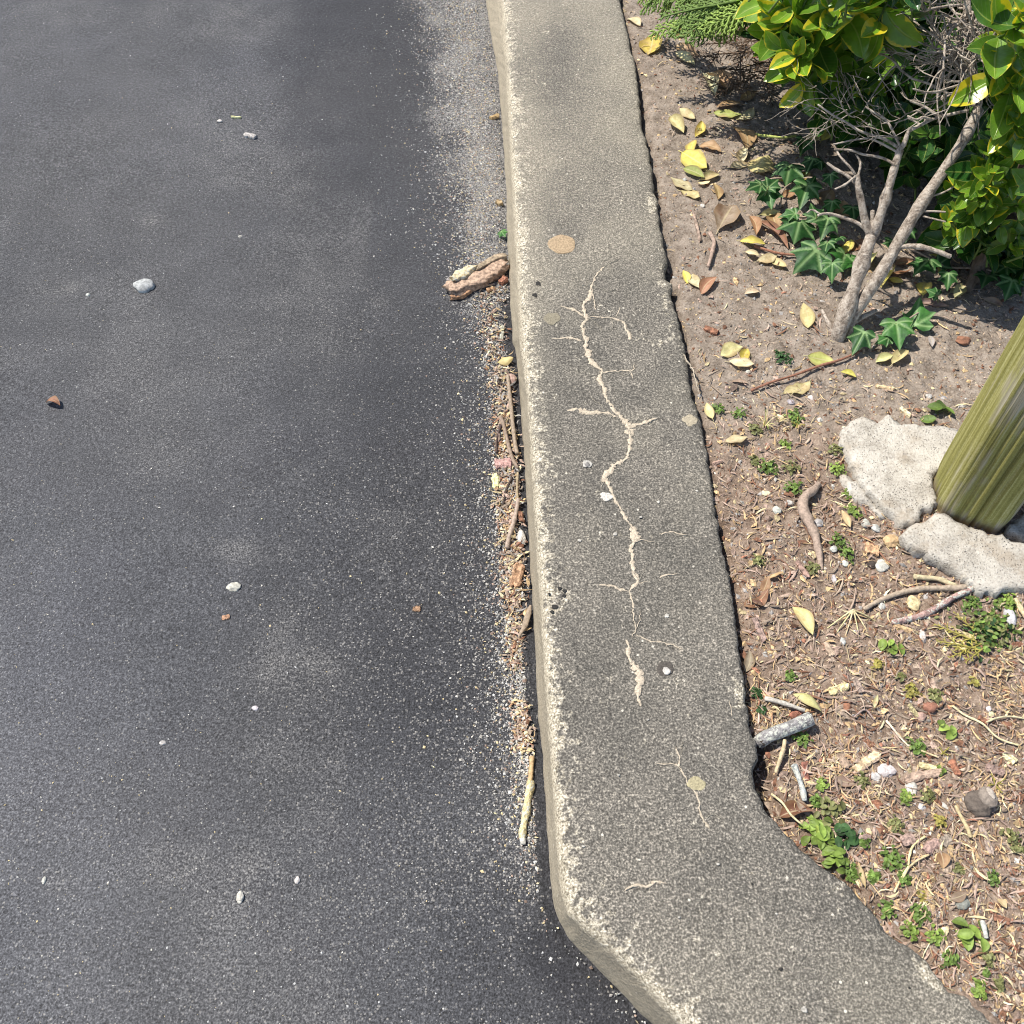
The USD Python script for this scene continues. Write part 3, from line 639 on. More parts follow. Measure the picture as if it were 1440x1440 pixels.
# ------------------------------------------------------------------ sand and chaff washed along the kerb, grit on the road (stuff)
OCT = (np.array([[1, 0, 0], [-1, 0, 0], [0, 1, 0], [0, -1, 0], [0, 0, 1], [0, 0, -1]], float), np.array([[0, 2, 4], [2, 1, 4], [1, 3, 4], [3, 0, 4], [2, 0, 5], [1, 2, 5], [3, 1, 5], [0, 3, 5]]))
SLIV = (np.array([[-1, 0, 0], [-.3, 1, .55], [-.3, -1, .55], [-.3, 0, 1.1], [.4, 1, .6], [.4, -1, .6], [.4, 0, 1.1], [1, 0, 0]], float) * [1, 1, 1], np.array([[0, 1, 3], [0, 3, 2], [1, 4, 6], [1, 6, 3], [3, 6, 5], [3, 5, 2], [4, 7, 6], [6, 7, 5]]))
def scatter(name, xyz, size, template, hues, weights, seed, mat='litter', stretch=(1, 1, 1), flatten=1.0, tilt=.25, parent=None):
    """Many small pieces joined into one object nobody could count."""
    g = np.random.default_rng(seed); n = len(xyz); V0, F0 = template
    s = np.asarray(size)[:, None, None] * (np.array(stretch) * (1 + .35 * g.normal(size=(n, 3)).clip(-1.4, 1.6)))[:, None]
    v = V0[None] * s * [1, 1, flatten] * (1 + .25 * g.normal(size=(n, len(V0), 1)) * (1 if template is OCT else .3))
    a, b = g.random(n) * 2 * np.pi, g.normal(size=n) * tilt
    ca, sa, cb, sb = np.cos(a)[:, None], np.sin(a)[:, None], np.cos(b)[:, None], np.sin(b)[:, None]
    x, y, z = v[..., 0], v[..., 1], v[..., 2]
    if template is SLIV: z = z + .0; y = y + x ** 2 / (np.abs(s[..., 0]) + 1e-9) * (g.normal(size=(n, 1)) * .35)
    x, z = x * cb - z * sb, x * sb + z * cb
    v = np.stack([x * ca - y * sa, x * sa + y * ca, z], -1) + np.asarray(xyz)[:, None]
    k = g.choice(len(hues), n, p=np.array(weights) / np.sum(weights))
    c = np.array([HUES[h] for h in hues])[k] * (1 + .22 * g.normal(size=(n, 1)))
    c = np.repeat(np.clip(c, .01, .72), len(V0), 0)
    f = (F0[None] + (np.arange(n) * len(V0))[:, None, None]).reshape(-1, 3)
    return put(name, (v.reshape(-1, 3), f), mat, smooth=False, attrs={'col': c}, kind='stuff', parent=parent)

def px_uniform(n, x0, x1, y0, y1, g): return x0 + (x1 - x0) * g.random(n), y0 + (y1 - y0) * g.random(n)
def kerb_x(y): return np.interp(y, [p[1] for p in L0_PX], [p[0] for p in L0_PX])
g = np.random.default_rng(5)
# grit: dense at the top of the gutter, thinning down the kerb
y = 1440 * g.random(46000); off = g.exponential(1, 46000) * np.where(y < 420, 26, 22) + g.random(46000) * np.where(y < 380, 44, 6)
keep = (g.random(46000) < np.interp(y, [0, 300, 420, 1000, 1200, 1270, 1440], [1, .85, .34, .3, .12, .015, .012])) & (off < 200)
gap = np.where((y > 425) & (y < 1300), 15, 1)
y, off = y[keep], (off + gap)[keep]
p = at(kerb_x(y) - off, y, 0); d = -EL.signed(p[:, :2]); p = p[d > .004]
scatter('gutter_grit', p + [0, 0, .0006], .0010 + .0013 * g.random(len(p)) ** 2, OCT, ['white', 'straw', 'grey', 'pink', 'stonegrey'], [4, 1.6, 1.5, 1.6, 4], 6, flatten=.7)
# chaff: orange and straw bits banked against the kerb
bands = [(515, 700, -26, 7, 650), (600, 720, -27, 8, 350), (700, 770, -30, 8, 430), (770, 850, -27, 8, 620), (850, 900, -30, 6, 120), (895, 945, -31, 6, 210), (985, 1062, -25, 7, 380), (395, 520, -32, 9, 330), (440, 480, -8, 4, 20), (530, 850, -8, 4, 90)]
yy, oo = [], []
for a, b, o, sg, n in bands:
    t = a + (b - a) * g.beta(1.3, 1.3, n); yy.append(t); oo.append(o + sg * g.normal(size=n))
yy, oo = np.concatenate(yy), np.concatenate(oo)
p = at(kerb_x(yy) + oo, yy, 0); d = -EL.signed(p[:, :2]); p = p[d > .003]
p[:, 2] = .001 + .004 * g.random(len(p))
scatter('gutter_chaff', p, .0016 + .0022 * g.random(len(p)), SLIV, ['tan', 'straw', 'orange', 'cream', 'pink', 'brown', 'white', 'dun', 'grey'], [2.2, 1.6, .7, 1.4, 4, 3, 1.8, 3.5, 1.5], 7, stretch=(1.35, .42, .3), tilt=.35)
g = np.random.default_rng(51); yy = np.concatenate([515 + 210 * g.random(210), 690 + 220 * g.random(150), 395 + 110 * g.random(45)]); oo = -24 + 8 * g.normal(size=len(yy))
p = at(kerb_x(yy) + oo, yy, 0); p = p[-EL.signed(p[:, :2]) > .006]; p[:, 2] = .003 + .005 * g.random(len(p))
scatter('gutter_leaf_litter', p, .0045 + .008 * g.random(len(p)) ** 2, SLIV, ['brown', 'dun', 'pink', 'tan', 'grey', 'straw'], [2.5, 6, 2.4, 3, 3, 2.5], 71, mat='bark_chip', stretch=(1.25, .18, .12), tilt=.2)
# stray specks over the whole carriageway
x, y = px_uniform(5200, -60, 720, -20, 1460, g); p = at(x, y, 0); p = p[-EL.signed(p[:, :2]) > .01]
scatter('road_specks', p + [0, 0, .0004], .0005 + .0010 * g.random(len(p)) ** 3, OCT, ['white', 'stonegrey', 'straw'], [3, 4, 1], 8, flatten=.6)

# ------------------------------------------------------------------ litter over the soil (stuff)
def soil_points(n, seed, dens):
    g = np.random.default_rng(seed); x, y = px_uniform(n, 870, 1520, -60, 1500, g)
    k = g.random(n) < dens(x, y); p = at(x[k], y[k], SOIL_Z); d = ER.signed(p[:, :2]); p = p[d > .004]
    p[:, 2] = soil_height(p[:, :2]); return p
bare = lambda x, y: np.clip(1 - .8 * bump2(x, y, 1330, 530, 120, 60) - .5 * bump2(x, y, 960, 320, 60, 150) - .6 * bump2(x, y, 1395, 990, 50, 35) - .4 * bump2(x, y, 1010, 560, 40, 60), .08, 1)
low = lambda x, y: smoothstep(y, 420, 760)
p = soil_points(52000, 61, lambda x, y: .75 + 0 * x)
scatter('soil_crumbs', p, .0012 + .0032 * np.random.default_rng(1).random(len(p)) ** 3, OCT, ['dun', 'grey', 'pink', 'tan', 'brown', 'straw'], [6, 2, 2, 2, 2, 1], 62, mat='litter', flatten=.75)
p = soil_points(19000, 63, lambda x, y: bare(x, y) * (.25 + .75 * low(x, y)))
p[:, 2] += .001 + .004 * np.random.default_rng(3).random(len(p))
scatter('plant_fibres', p, .0045 + .0085 * np.random.default_rng(2).random(len(p)) ** 2, SLIV, ['straw', 'tan', 'dun', 'brown', 'rust', 'pink', 'cream'], [1.7, 3.4, 7, 3.4, .6, 5.5, .4], 64, stretch=(1.1, .095, .085), tilt=.16)
p = soil_points(6500, 65, lambda x, y: bare(x, y) * (.3 + .7 * low(x, y)))
p[:, 2] += .0015
scatter('bark_mulch', p, .003 + .0065 * np.random.default_rng(4).random(len(p)) ** 2, SLIV, ['rust', 'brown', 'pink', 'tan', 'dun', 'straw'], [1.6, 3, 4, 3.4, 4, 1.4], 66, mat='bark_chip', stretch=(1, .38, .17), tilt=.28)
p = soil_points(1500, 67, lambda x, y: .35 + .65 * low(x, y))
scatter('pale_grit', p, .0014 + .0035 * np.random.default_rng(6).random(len(p)) ** 3, OCT, ['white', 'cream', 'stonegrey'], [5, 2, 2], 68, mat='rock', flatten=.7)
# cypress needles shed in little orange tufts
g = np.random.default_rng(9); pts = []
for (x, y, n, s) in ((1090, 985, 90, 18), (1075, 1010, 70, 14), (1235, 1120, 60, 14), (1190, 1130, 80, 16), (1420, 960, 120, 26), (1430, 1000, 90, 20), (1110, 590, 50, 18), (1085, 600, 40, 14), (1180, 1060, 60, 16), (1400, 1110, 60, 14), (1160, 1085, 60, 14), (1300, 1260, 50, 14), (1245, 950, 40, 16), (1360, 1190, 50, 20)):
    pts.append(np.column_stack([x + s * g.normal(size=n), y + s * .8 * g.normal(size=n)]))
q_ = np.vstack(pts); p = at(q_[:, 0], q_[:, 1], SOIL_Z); p = p[ER.signed(p[:, :2]) > .006]; p[:, 2] = soil_height(p[:, :2]) + .003 * g.random(len(p)) + .002
scatter('shed_cypress_needles', p, .005 + .006 * g.random(len(p)), SLIV, ['orange', 'tan', 'straw', 'pink', 'dun'], [2, 4, 3, 3, 3], 69, stretch=(1, .11, .1), tilt=.3)

# ------------------------------------------------------------------ wooden post and the pale concrete footing pieces
def slab(outline, top, thick, seed, step=.0065, tiltx=0.0, tilty=0.0, round_=.004, rough=.0012):
    P = np.array([at(*q, top)[:2] for q in outline]); poly = Polygon(P)
    ring = np.array(poly.exterior.segmentize(step).coords)[:-1]
    g = np.random.default_rng(seed); ring += g.normal(size=ring.shape) * .0016; q3 = np.column_stack([ring, 0 * ring[:, 0]]); ring += np.column_stack([fbm(q3 * 45 + seed, 3, seed) - .5, fbm(q3 * 45 + seed + 9, 3, seed + 2) - .5]) * .016
    poly = Polygon(ring).buffer(0)
    if poly.geom_type != 'Polygon': poly = max(poly.geoms, key=lambda a: a.area)
    ring = np.array(poly.exterior.coords)[:-1]
    x0, y0, x1, y1 = poly.bounds; gx, gy = np.meshgrid(np.arange(x0, x1, step), np.arange(y0, y1, step)); I = np.column_stack([gx.ravel(), gy.ravel()]) + g.normal(size=(gx.size, 2)) * step * .18
    ins = shapely.contains_xy(poly.buffer(-step * .5), I[:, 0], I[:, 1]); I = I[ins]
    A = np.vstack([ring, I]); T = Delaunay(A).simplices; cen = A[T].mean(1); T = T[shapely.contains_xy(poly, cen[:, 0], cen[:, 1])]
    e1, e2 = A[T[:, 1]] - A[T[:, 0]], A[T[:, 2]] - A[T[:, 0]]; T[e1[:, 0] * e2[:, 1] - e1[:, 1] * e2[:, 0] < 0] = T[e1[:, 0] * e2[:, 1] - e1[:, 1] * e2[:, 0] < 0][:, ::-1]
    dist = shapely.distance(shapely.points(A), poly.exterior); p3 = np.column_stack([A, np.zeros(len(A))])
    c = A.mean(0)
    z = top - round_ * .7 * np.clip(1 - dist / (round_ * 1.2), 0, 1) ** 2 + rough * 2 * (fbm(p3 * 22 + seed, 3, seed) - .5) + rough * 1.1 * 1.6 * (fbm(p3 * 85 + seed, 3, seed + 1) - .5) + tiltx * (A[:, 0] - c[0]) + tilty * (A[:, 1] - c[1])
    z -= .0015 * smoothstep(noise(p3 * 60 + seed, seed + 5), .74, .9)
    n = len(ring); V = [np.column_stack([A, z])]; F = [T]; base = len(A)
    prev = np.arange(n)
    for k, (t, inn) in enumerate(((.35, -.003), (.75, .002), (1.0, .008))):
        out = (ring - c) / np.linalg.norm(ring - c, axis=1, keepdims=True)
        rr_ = ring - out * inn + g.normal(size=ring.shape) * .0016
        V.append(np.column_stack([rr_, z[:n] - thick * t])); cur = base + k * n + np.arange(n); nx = np.roll(np.arange(n), -1)
        ccw = poly.exterior.is_ccw
        q = np.stack([prev, cur, cur[nx], prev[nx]], 1); F.append(tri(q if ccw else q[:, ::-1])); prev = cur
    return np.vstack(V), np.vstack(F)
SLAB1 = [(1185, 597), (1196, 588), (1212, 583), (1234, 590), (1247, 582), (1269, 593), (1296, 597), (1325, 600), (1362, 610), (1375, 640), (1350, 655), (1318, 661), (1311, 681), (1317, 708), (1309, 716), (1300, 713), (1300, 722), (1286, 734), (1269, 733), (1255, 721), (1244, 712), (1234, 704), (1218, 684), (1205, 665), (1197, 642), (1183, 620)]
put('footing_slab', slab(SLAB1, .099, .045, 11, tiltx=.02), 'pale_concrete', label='larger pale rough concrete slab left of the mossy post', category='concrete slab')
SLABF = [(1183, 666), (1190, 662), (1199, 671), (1215, 687), (1232, 703), (1248, 719), (1245, 726), (1233, 717), (1222, 710), (1209, 701), (1198, 691), (1187, 680)]
put('footing_slab', slab(SLABF, .090, .03, 12, round_=.008), 'pale_concrete', label='narrow broken strip of concrete along the left edge of the larger slab', category='concrete slab')
SLAB2 = [(1271, 750), (1283, 740), (1296, 733), (1316, 722), (1330, 724), (1341, 731), (1366, 743), (1393, 752), (1409, 753), (1428, 760), (1450, 766), (1490, 775), (1500, 800), (1478, 824), (1440, 827), (1413, 825), (1404, 832), (1395, 833), (1380, 826), (1366, 820), (1354, 811), (1335, 794), (1316, 781), (1292, 775), (1277, 763)]
put('footing_slab', slab(SLAB2, .104, .04, 13, tilty=.03), 'pale_concrete', label='smaller pale concrete slab in front of the mossy post', category='concrete slab')
SLAB3 = [(1419, 748), (1424, 735), (1440, 722), (1452, 706), (1480, 700), (1510, 720), (1500, 750), (1465, 760), (1438, 757)]
put('footing_slab', slab(SLAB3, .098, .04, 14, rough=.010), 'pale_concrete', label='crumbling concrete lump at the right of the post, cut by the frame', category='concrete slab')
SEC = at(*np.array([(1312, 676), (1314, 700), (1320, 724), (1345, 733), (1375, 743), (1400, 750), (1417, 737), (1426, 708), (1410, 664), (1372, 640), (1330, 648)], float).T, .09)[:, :2]
pc = np.array([*SEC.mean(0), .09]); LEAN = np.array([.0, .0])
sec_a = np.arctan2(*(SEC - pc[:2]).T[::-1]); sec_r = np.linalg.norm(SEC - pc[:2], axis=1); o_ = np.argsort(sec_a); sec_a, sec_r = sec_a[o_], sec_r[o_]
def post_mesh():
    n, h0, h1 = 120, .03, 1.25; zs = np.concatenate([np.linspace(h0, .55, 90), np.linspace(.58, h1 - .02, 30), [h1 - .008, h1]]); a = np.linspace(0, 2 * np.pi, n, endpoint=False)
    g = np.random.default_rng(21)
    r = np.interp(np.angle(np.exp(1j * a)), sec_a, sec_r, period=2 * np.pi); r = (np.roll(r, 1) + 2 * r + np.roll(r, -1)) / 4
    r = r + .0016 * (fbm(np.stack([np.cos(a) * 9, np.sin(a) * 9, 0 * a], 1) + 40, 3, 3) - .5) * 2
    crack = np.zeros(n)
    for k, dep, w in ((3.98, .004, .03), (4.45, .008, .017), (3.55, .003, .03), (3.2, .004, .03), (4.8, .006, .017), (1.1, .009, .02), (2.4, .008, .02), (0.2, .009, .025), (5.4, .007, .02), (4.2, .003, .02), (3.75, .004, .017), (4.62, .003, .017), (5.05, .004, .017)):
        dd = np.angle(np.exp(1j * (a - k))); crack += dep * np.exp(-(dd / w) ** 2)
    V = []
    for z in zs:
        wv = .55 + .45 * noise(np.column_stack([np.cos(a) * 4, np.sin(a) * 4, np.full(n, z * 5)]), 8)
        fr = (fbm(np.column_stack([np.cos(a) * 14, np.sin(a) * 14, np.full(n, z * 3)]) + 11, 3, 9) - .5) * .005
        rr_ = r - crack * wv + fr - (.006 if z == zs[-1] else 0) - .005 * np.exp(-((z - .088) / .02) ** 2) * noise(np.column_stack([np.cos(a) * 5, np.sin(a) * 5, 0 * a]), 4)
        V.append(np.column_stack([pc[0] + LEAN[0] * (z - .09) + rr_ * np.cos(a), pc[1] + LEAN[1] * (z - .09) + rr_ * np.sin(a), np.full(n, z)]))
    V = np.vstack(V + [[[pc[0] + LEAN[0] * (h1 - .09), pc[1] + LEAN[1] * (h1 - .09), h1]], [[pc[0], pc[1], h0]]]); m = len(zs); i, j = np.meshgrid(np.arange(m - 1), np.arange(n), indexing='ij')
    A, B = (i * n + j).ravel(), (i * n + (j + 1) % n).ravel()
    F = [np.stack([A, B, B + n], 1), np.stack([A, B + n, A + n], 1)]
    k = np.arange(n); F.append(np.stack([np.full(n, len(V) - 2), (m - 1) * n + k, (m - 1) * n + (k + 1) % n], 1)); F.append(np.stack([np.full(n, len(V) - 1), (k + 1) % n, k], 1))
    return V, np.vstack(F)
put('wooden_post', post_mesh(), 'post_wood', smooth=True, label='leaning weathered wooden post green with algae and split along the grain', category='post', base=[pc[0], pc[1], .03])

# ------------------------------------------------------------------ single things on the road
def ston(name, px, py, w, h, hgt, col, seed, look, cat, z=None, yaw=0.0, mat='rock', sub=2, group=None, skip=(), label=None, rough=.35):
    b = at(px, py, 0) if z == 0 else on_soil(px, py)
    s = mpp(px, py, b[2]); m = stone(b - [0, 0, .12 * hgt * s], w * s, h * s * 1.15, hgt * s, seed, yaw, sub, rough)
    put(name, m, mat, smooth=35 if False else True, attrs={'col': hue(col, len(m[0]), .1, seed)}, label=label or tell(look, px, py, skip), category=cat, group=group)
ston('grey_stone', 203, 403, 28, 21, 15, 'stonegrey', 31, '', 'stone', 0, label='chunky grey stone alone on the upper left of the asphalt')
ston('white_pebble', 338, 1262, 10, 14, 8, 'white', 32, '', 'pebble', 0, label='largest white pebble on the asphalt, low in the photo')
ston('white_pebble', 418, 1238, 7, 9, 5, 'white', 33, '', 'pebble', 0, label='small white pebble up and right of the largest white pebble')
ston('white_pebble', 359, 996, 10, 6, 4, 'white', 34, '', 'pebble', 0, label='tiny bright pebble mid asphalt below the white shell')
ston('white_pebble', 124, 415, 6, 5, 4, 'white', 35, '', 'pebble', 0, label='tiny white pebble left of the chunky grey stone')
ston('white_pebble', 62, 1238, 6, 9, 4, 'white', 36, '', 'pebble', 0, label='tiny white pebble near the left edge of the asphalt, low down')
ston('white_pebble', 229, 1045, 9, 6, 4, 'stonegrey', 37, '', 'pebble', 0, label='greyish flat pebble in the lower left asphalt')
ston('white_pebble', 309, 171, 8, 4, 4, 'white', 38, '', 'pebble', 0, label='tiny pale pebble left of the white petal on the asphalt')
ston('white_pebble', 338, 333, 6, 4, 3, 'white', 39, '', 'pebble', 0, label='tiny pebble on upper asphalt right of the tan dust smear')
ston('white_pebble', 733, 757, 13, 22, 11, 'white', 40, '', 'pebble', 0, label='white stone wedged between the gutter twig and the kerb')
ston('red_pebble', 731, 768, 11, 11, 9, 'rust', 41, '', 'pebble', 0, label='red stone chip just below the white stone in the gutter')
ston('red_pebble', 719, 534, 15, 15, 9, 'pink', 42, '', 'pebble', 0, label='flat reddish stone at the top of the gutter twigs', rough=.25)
ston('pale_shell', 329, 826, 20, 12, 8, 'white', 43, '', 'shell', 0, label='white broken shell with a dark hollow on the mid asphalt')
def chp(name, x0, y0, x1, y1, w, th, col, seed, cat, label=None, look=None, z=None, lift=.0, mat='bark_chip', tilt=0.0, skip=(), group=None, parent=None):
    if z == 0: a, b = at(x0, y0, 0), at(x1, y1, 0)
    else: a, b = on_soil(x0, y0), on_soil(x1, y1)
    s = mpp((x0 + x1) / 2, (y0 + y1) / 2, a[2]); m = chip(a + [0, 0, th * s * .3 + lift], b + [0, 0, th * s * .3 + lift], w * s, th * s, seed, 0, tilt)
    return put(name, m, mat, parent, smooth=40, attrs=None if False else None, label=label or (tell(look, (x0 + x1) / 2, (y0 + y1) / 2, skip) if look else None), category=cat, group=group), m
def chp2(name, *a, **k):
    """As chp, with its colour (a chip keeps its corners, so the colour sits on split vertices)."""
    x0, y0, x1, y1, w, th, col, seed, cat = a
    z = k.get('z'); lift = k.get('lift', 0)
    A, B = (at(x0, y0, 0), at(x1, y1, 0)) if z == 0 else (on_soil(x0, y0), on_soil(x1, y1))
    s = mpp((x0 + x1) / 2, (y0 + y1) / 2, A[2]); v, f = chip(A + [0, 0, th * s * .3 + lift], B + [0, 0, th * s * .3 + lift], w * s, th * s, seed, 0, k.get('tilt', 0))
    v, f = v[f].reshape(-1, 3), np.arange(len(f) * 3).reshape(-1, 3)
    label = k.get('label') or tell(k['look'], (x0 + x1) / 2, (y0 + y1) / 2, k.get('skip', ()))
    return put(name, (v, f), k.get('mat', 'bark_chip'), smooth=False, attrs={'col': hue(col, len(v), .12, seed)}, label=label, category=cat, group=k.get('group'))
# the big piece of rotten wood on the gutter: body, lichened crust, splinter
wp = thing('wood_piece', 'large broken piece of tan rotten wood lying across the gutter', 'wood', at(672, 397, 0))
def rotten(name, pts, w, th, z0, seed, col, mat, sink=.5):
    """A split chunk of wood along pts: flat-bottomed, broken ends, ridged along the grain."""
    s = mpp(672, 397); P = spline(np.array([at(*q, 0) for q in pts]), 40); n, m = len(P), 22
    t = np.gradient(P, axis=0); t /= np.linalg.norm(t, axis=1, keepdims=True); sd = np.stack([-t[:, 1], t[:, 0], 0 * t[:, 0]], 1)
    wd = np.interp(np.linspace(0, 1, n), np.linspace(0, 1, len(w)), w) * s / 2
    g = np.random.default_rng(seed); wd = wd * (1 + .22 * (noise(np.column_stack([np.arange(n) * .45, np.full(n, seed), 0 * wd]), seed) - .5))
    a = np.linspace(0, 2 * np.pi, m, endpoint=False); X = np.sign(np.cos(a)) * np.abs(np.cos(a)) ** .55; Z = np.sign(np.sin(a)) * np.abs(np.sin(a)) ** .6
    grain = (noise(np.stack([np.broadcast_to(a * 3.2, (n, m)), np.broadcast_to(np.arange(n)[:, None] * .1, (n, m)), np.full((n, m), seed)], -1), seed) - .5) * .42
    lump = (fbm(np.stack([np.broadcast_to(np.cos(a) * 2.2, (n, m)), np.broadcast_to(np.arange(n)[:, None] * .35, (n, m)), np.broadcast_to(np.sin(a) * 2.2, (n, m))], -1), 3, seed + 4) - .5) * .55
    k = 1 + grain + lump
    V = P[:, None] + sd[:, None] * (wd[:, None] * X * k)[..., None] + np.array([0, 0, 1.0]) * (th * s * (Z * k * .5) + z0 * s)[..., None]
    V[0] += t[0] * (g.normal(size=m) * .004)[:, None]; V[-1] += t[-1] * (g.normal(size=m) * .005)[:, None]; V[..., 2] = np.maximum(V[..., 2], .001)
    v = np.vstack([V.reshape(-1, 3), V[0].mean(0), V[-1].mean(0)]); i, j = np.meshgrid(np.arange(n - 1), np.arange(m), indexing='ij'); A, B = (i * m + j).ravel(), (i * m + (j + 1) % m).ravel(); q = np.arange(m)
    f = np.vstack([np.stack([A, B, B + m], 1), np.stack([A, B + m, A + m], 1), np.stack([np.full(m, n * m), (q + 1) % m, q], 1), np.stack([np.full(m, n * m + 1), (n - 1) * m + q, (n - 1) * m + (q + 1) % m], 1)])
    put(name, (v, f), mat, wp, attrs={'col': hue(col, len(v), .06, seed)}, smooth=45 if False else True)
rotten('wood_body', [(634, 415), (652, 405), (672, 398), (690, 387), (710, 377)], [24, 31, 26, 27, 16], 15, 7, 3, 'timber', 'bark_chip')
rotten('lichened_crust', [(637, 405), (650, 397), (661, 391), (670, 388)], [8, 17, 14, 5], 10, 14, 4, 'straw', 'lichened_bark')
rotten('splinter', [(668, 391), (684, 381), (700, 373), (711, 372)], [5, 10, 11, 8], 9, 13, 6, 'dun', 'bark_chip')
rotten('splinter', [(636, 421), (648, 419), (662, 412)], [7, 8, 5], 7, 4, 5, 'orange', 'bark_chip')
for a in (('bark_chip', 703, 401, 713, 393, 10, 5, 'rust', 51, 'bark chip', 'small reddish bark chip between the large wood piece and kerb'),
          ('bark_chip', 684, 411, 697, 408, 7, 4, 'orange', 52, 'bark chip', 'orange splinter of bark below the right end of the large wood piece'),
          ('bark_chip', 629, 397, 635, 390, 4, 3, 'white', 53, 'chip', 'small white chip left of the large wood piece'),
          ('bark_chip', 733, 796, 726, 831, 17, 8, 'orange', 54, 'bark chip', 'thick rectangular brown bark chip in the gutter at mid kerb'),
          ('bark_chip', 695, 655, 721, 653, 16, 5, 'pink', 55, 'bark chip', 'pinkish flat bark flake across the gutter twigs'),
          ('bark_chip', 696, 668, 701, 689, 10, 4, 'lemon', 56, 'wood chip', 'pale yellow wood chip below the pinkish bark flake'),
          ('bark_chip', 731, 722, 734, 738, 8, 5, 'brown', 57, 'bark chip', 'dark brown bark sliver above the white stone in the gutter'),
          ('bark_chip', 707, 459, 706, 480, 6, 3, 'white', 58, 'seed husk', 'white spindle shaped husk in the gutter above the yellow leaf'),
          ('bark_chip', 697, 688, 700, 692, 7, 4, 'orange', 59, 'chip', 'tiny orange chip at the foot of the yellow wood chip'),
          ('bark_chip', 580, 857, 592, 858, 8, 2, 'orange', 60, 'leaf scrap', 'orange leaf scrap on the asphalt left of the gutter'),
          ('bark_chip', 312, 870, 324, 869, 7, 2, 'orange', 61, 'leaf scrap', 'orange leaf scrap just below the white shell'),
          ('bark_chip', 344, 190, 361, 194, 8, 3, 'white', 62, 'petal', 'long white petal on the upper asphalt'),
          ('bark_chip', 325, 165, 340, 166, 3, 2, 'cream', 63, 'petal', 'thin pale sliver above the long white petal'),
          ('bark_chip', 688, 168, 702, 163, 6, 3, 'tan', 64, 'bark chip', 'small tan bark chip beside the kerb near the top'),
          ('bark_chip', 698, 285, 705, 290, 8, 4, 'tan', 65, 'bark chip', 'small tan chip by the kerb above the green ivy leaf')):
    chp2(*a[:-1], label=a[-1], z=0)
def twg(name, pts, r0, r1, col, seed, label, cat='twig', z=0, mat='twig_bark', knots=1, lift=.0, rough=.15, parent=None, sides=8, radii=None, squash=1.0):
    P = np.array([(at(q[0], q[1], 0) if z == 0 else on_soil(q[0], q[1])) + [0, 0, (q[2] if len(q) > 2 else 0)] for q in pts]); s = mpp(*pts[len(pts) // 2][:2], P[0][2])
    P[:, 2] += r0 * s * .8 + lift + (.006 if z == 0 and parent is None else 0)
    v, f = tube(P, r0 * s, r1 * s, sides=sides, rough=rough, seed=seed, knots=knots, radii=None if radii is None else np.array(radii) * s, squash=squash)
    return put(name, (v, f), mat, parent, attrs={'col': hue(col, len(v), .1, seed)}, label=label, category=cat if parent is None else None)
twg('twig', [(714, 532), (717, 560), (720, 590), (724, 625), (727, 642)], 2.6, 3, 'dun', 1, 'longest grey twig standing close along the kerb in the gutter', knots=3)
twg('twig', [(704, 590), (709, 605), (715, 630), (721, 650), (728, 662)], 2.8, 2.6, 'dun', 2, 'grey brown twig slanting toward the kerb left of the longest twig', knots=2)
twg('twig', [(705, 600), (699, 620), (698, 640)], 1.6, 1.3, 'dark', 3, 'short dark twig at the outer left of the gutter twigs')
twg('twig', [(729, 706), (726, 722), (722, 740), (716, 758), (713, 774)], 2.8, 3.6, 'dun', 4, 'smooth grey twig beside the white stone in the gutter', knots=2)
twg('twig', [(720, 675), (712, 692), (707, 714)], 1.8, 1.3, 'dark', 5, 'thin dark twig just above the smooth grey twig', knots=0)
twg('twig', [(728, 668), (727, 690), (728, 705)], 1.8, 1.6, 'dun', 6, 'short upright twig pressed against the kerb face above the grey twig')
twg('bark_strip', [(746, 855), (742, 870), (737, 885), (729, 899)], 3.4, 1.6, 'dun', 7, 'curved grey brown strip of bark against the kerb face', 'bark strip', radii=[1.5, 4, 4.2, 3, 1.2], squash=.5)
st = thing('lichened_stick', 'knobbly stick with a tan upper end lying beside the lower kerb', 'stick', at(742, 1125, 0))
twg('bare_end', [(748, 1065), (747, 1080), (745, 1104)], 3.4, 3.8, 'tan', 8, None, parent=st, knots=0)
twg('bark', [(746, 1100), (744, 1115), (741, 1135), (737, 1155), (735, 1172), (734, 1180)], 5, 5, 'straw', 9, None, parent=st, knots=3, mat='lichened_bark', rough=.22)
twg('cut_end', [(734, 1174), (736, 1188)], 5, 4.2, 'white', 10, None, parent=st, knots=0)

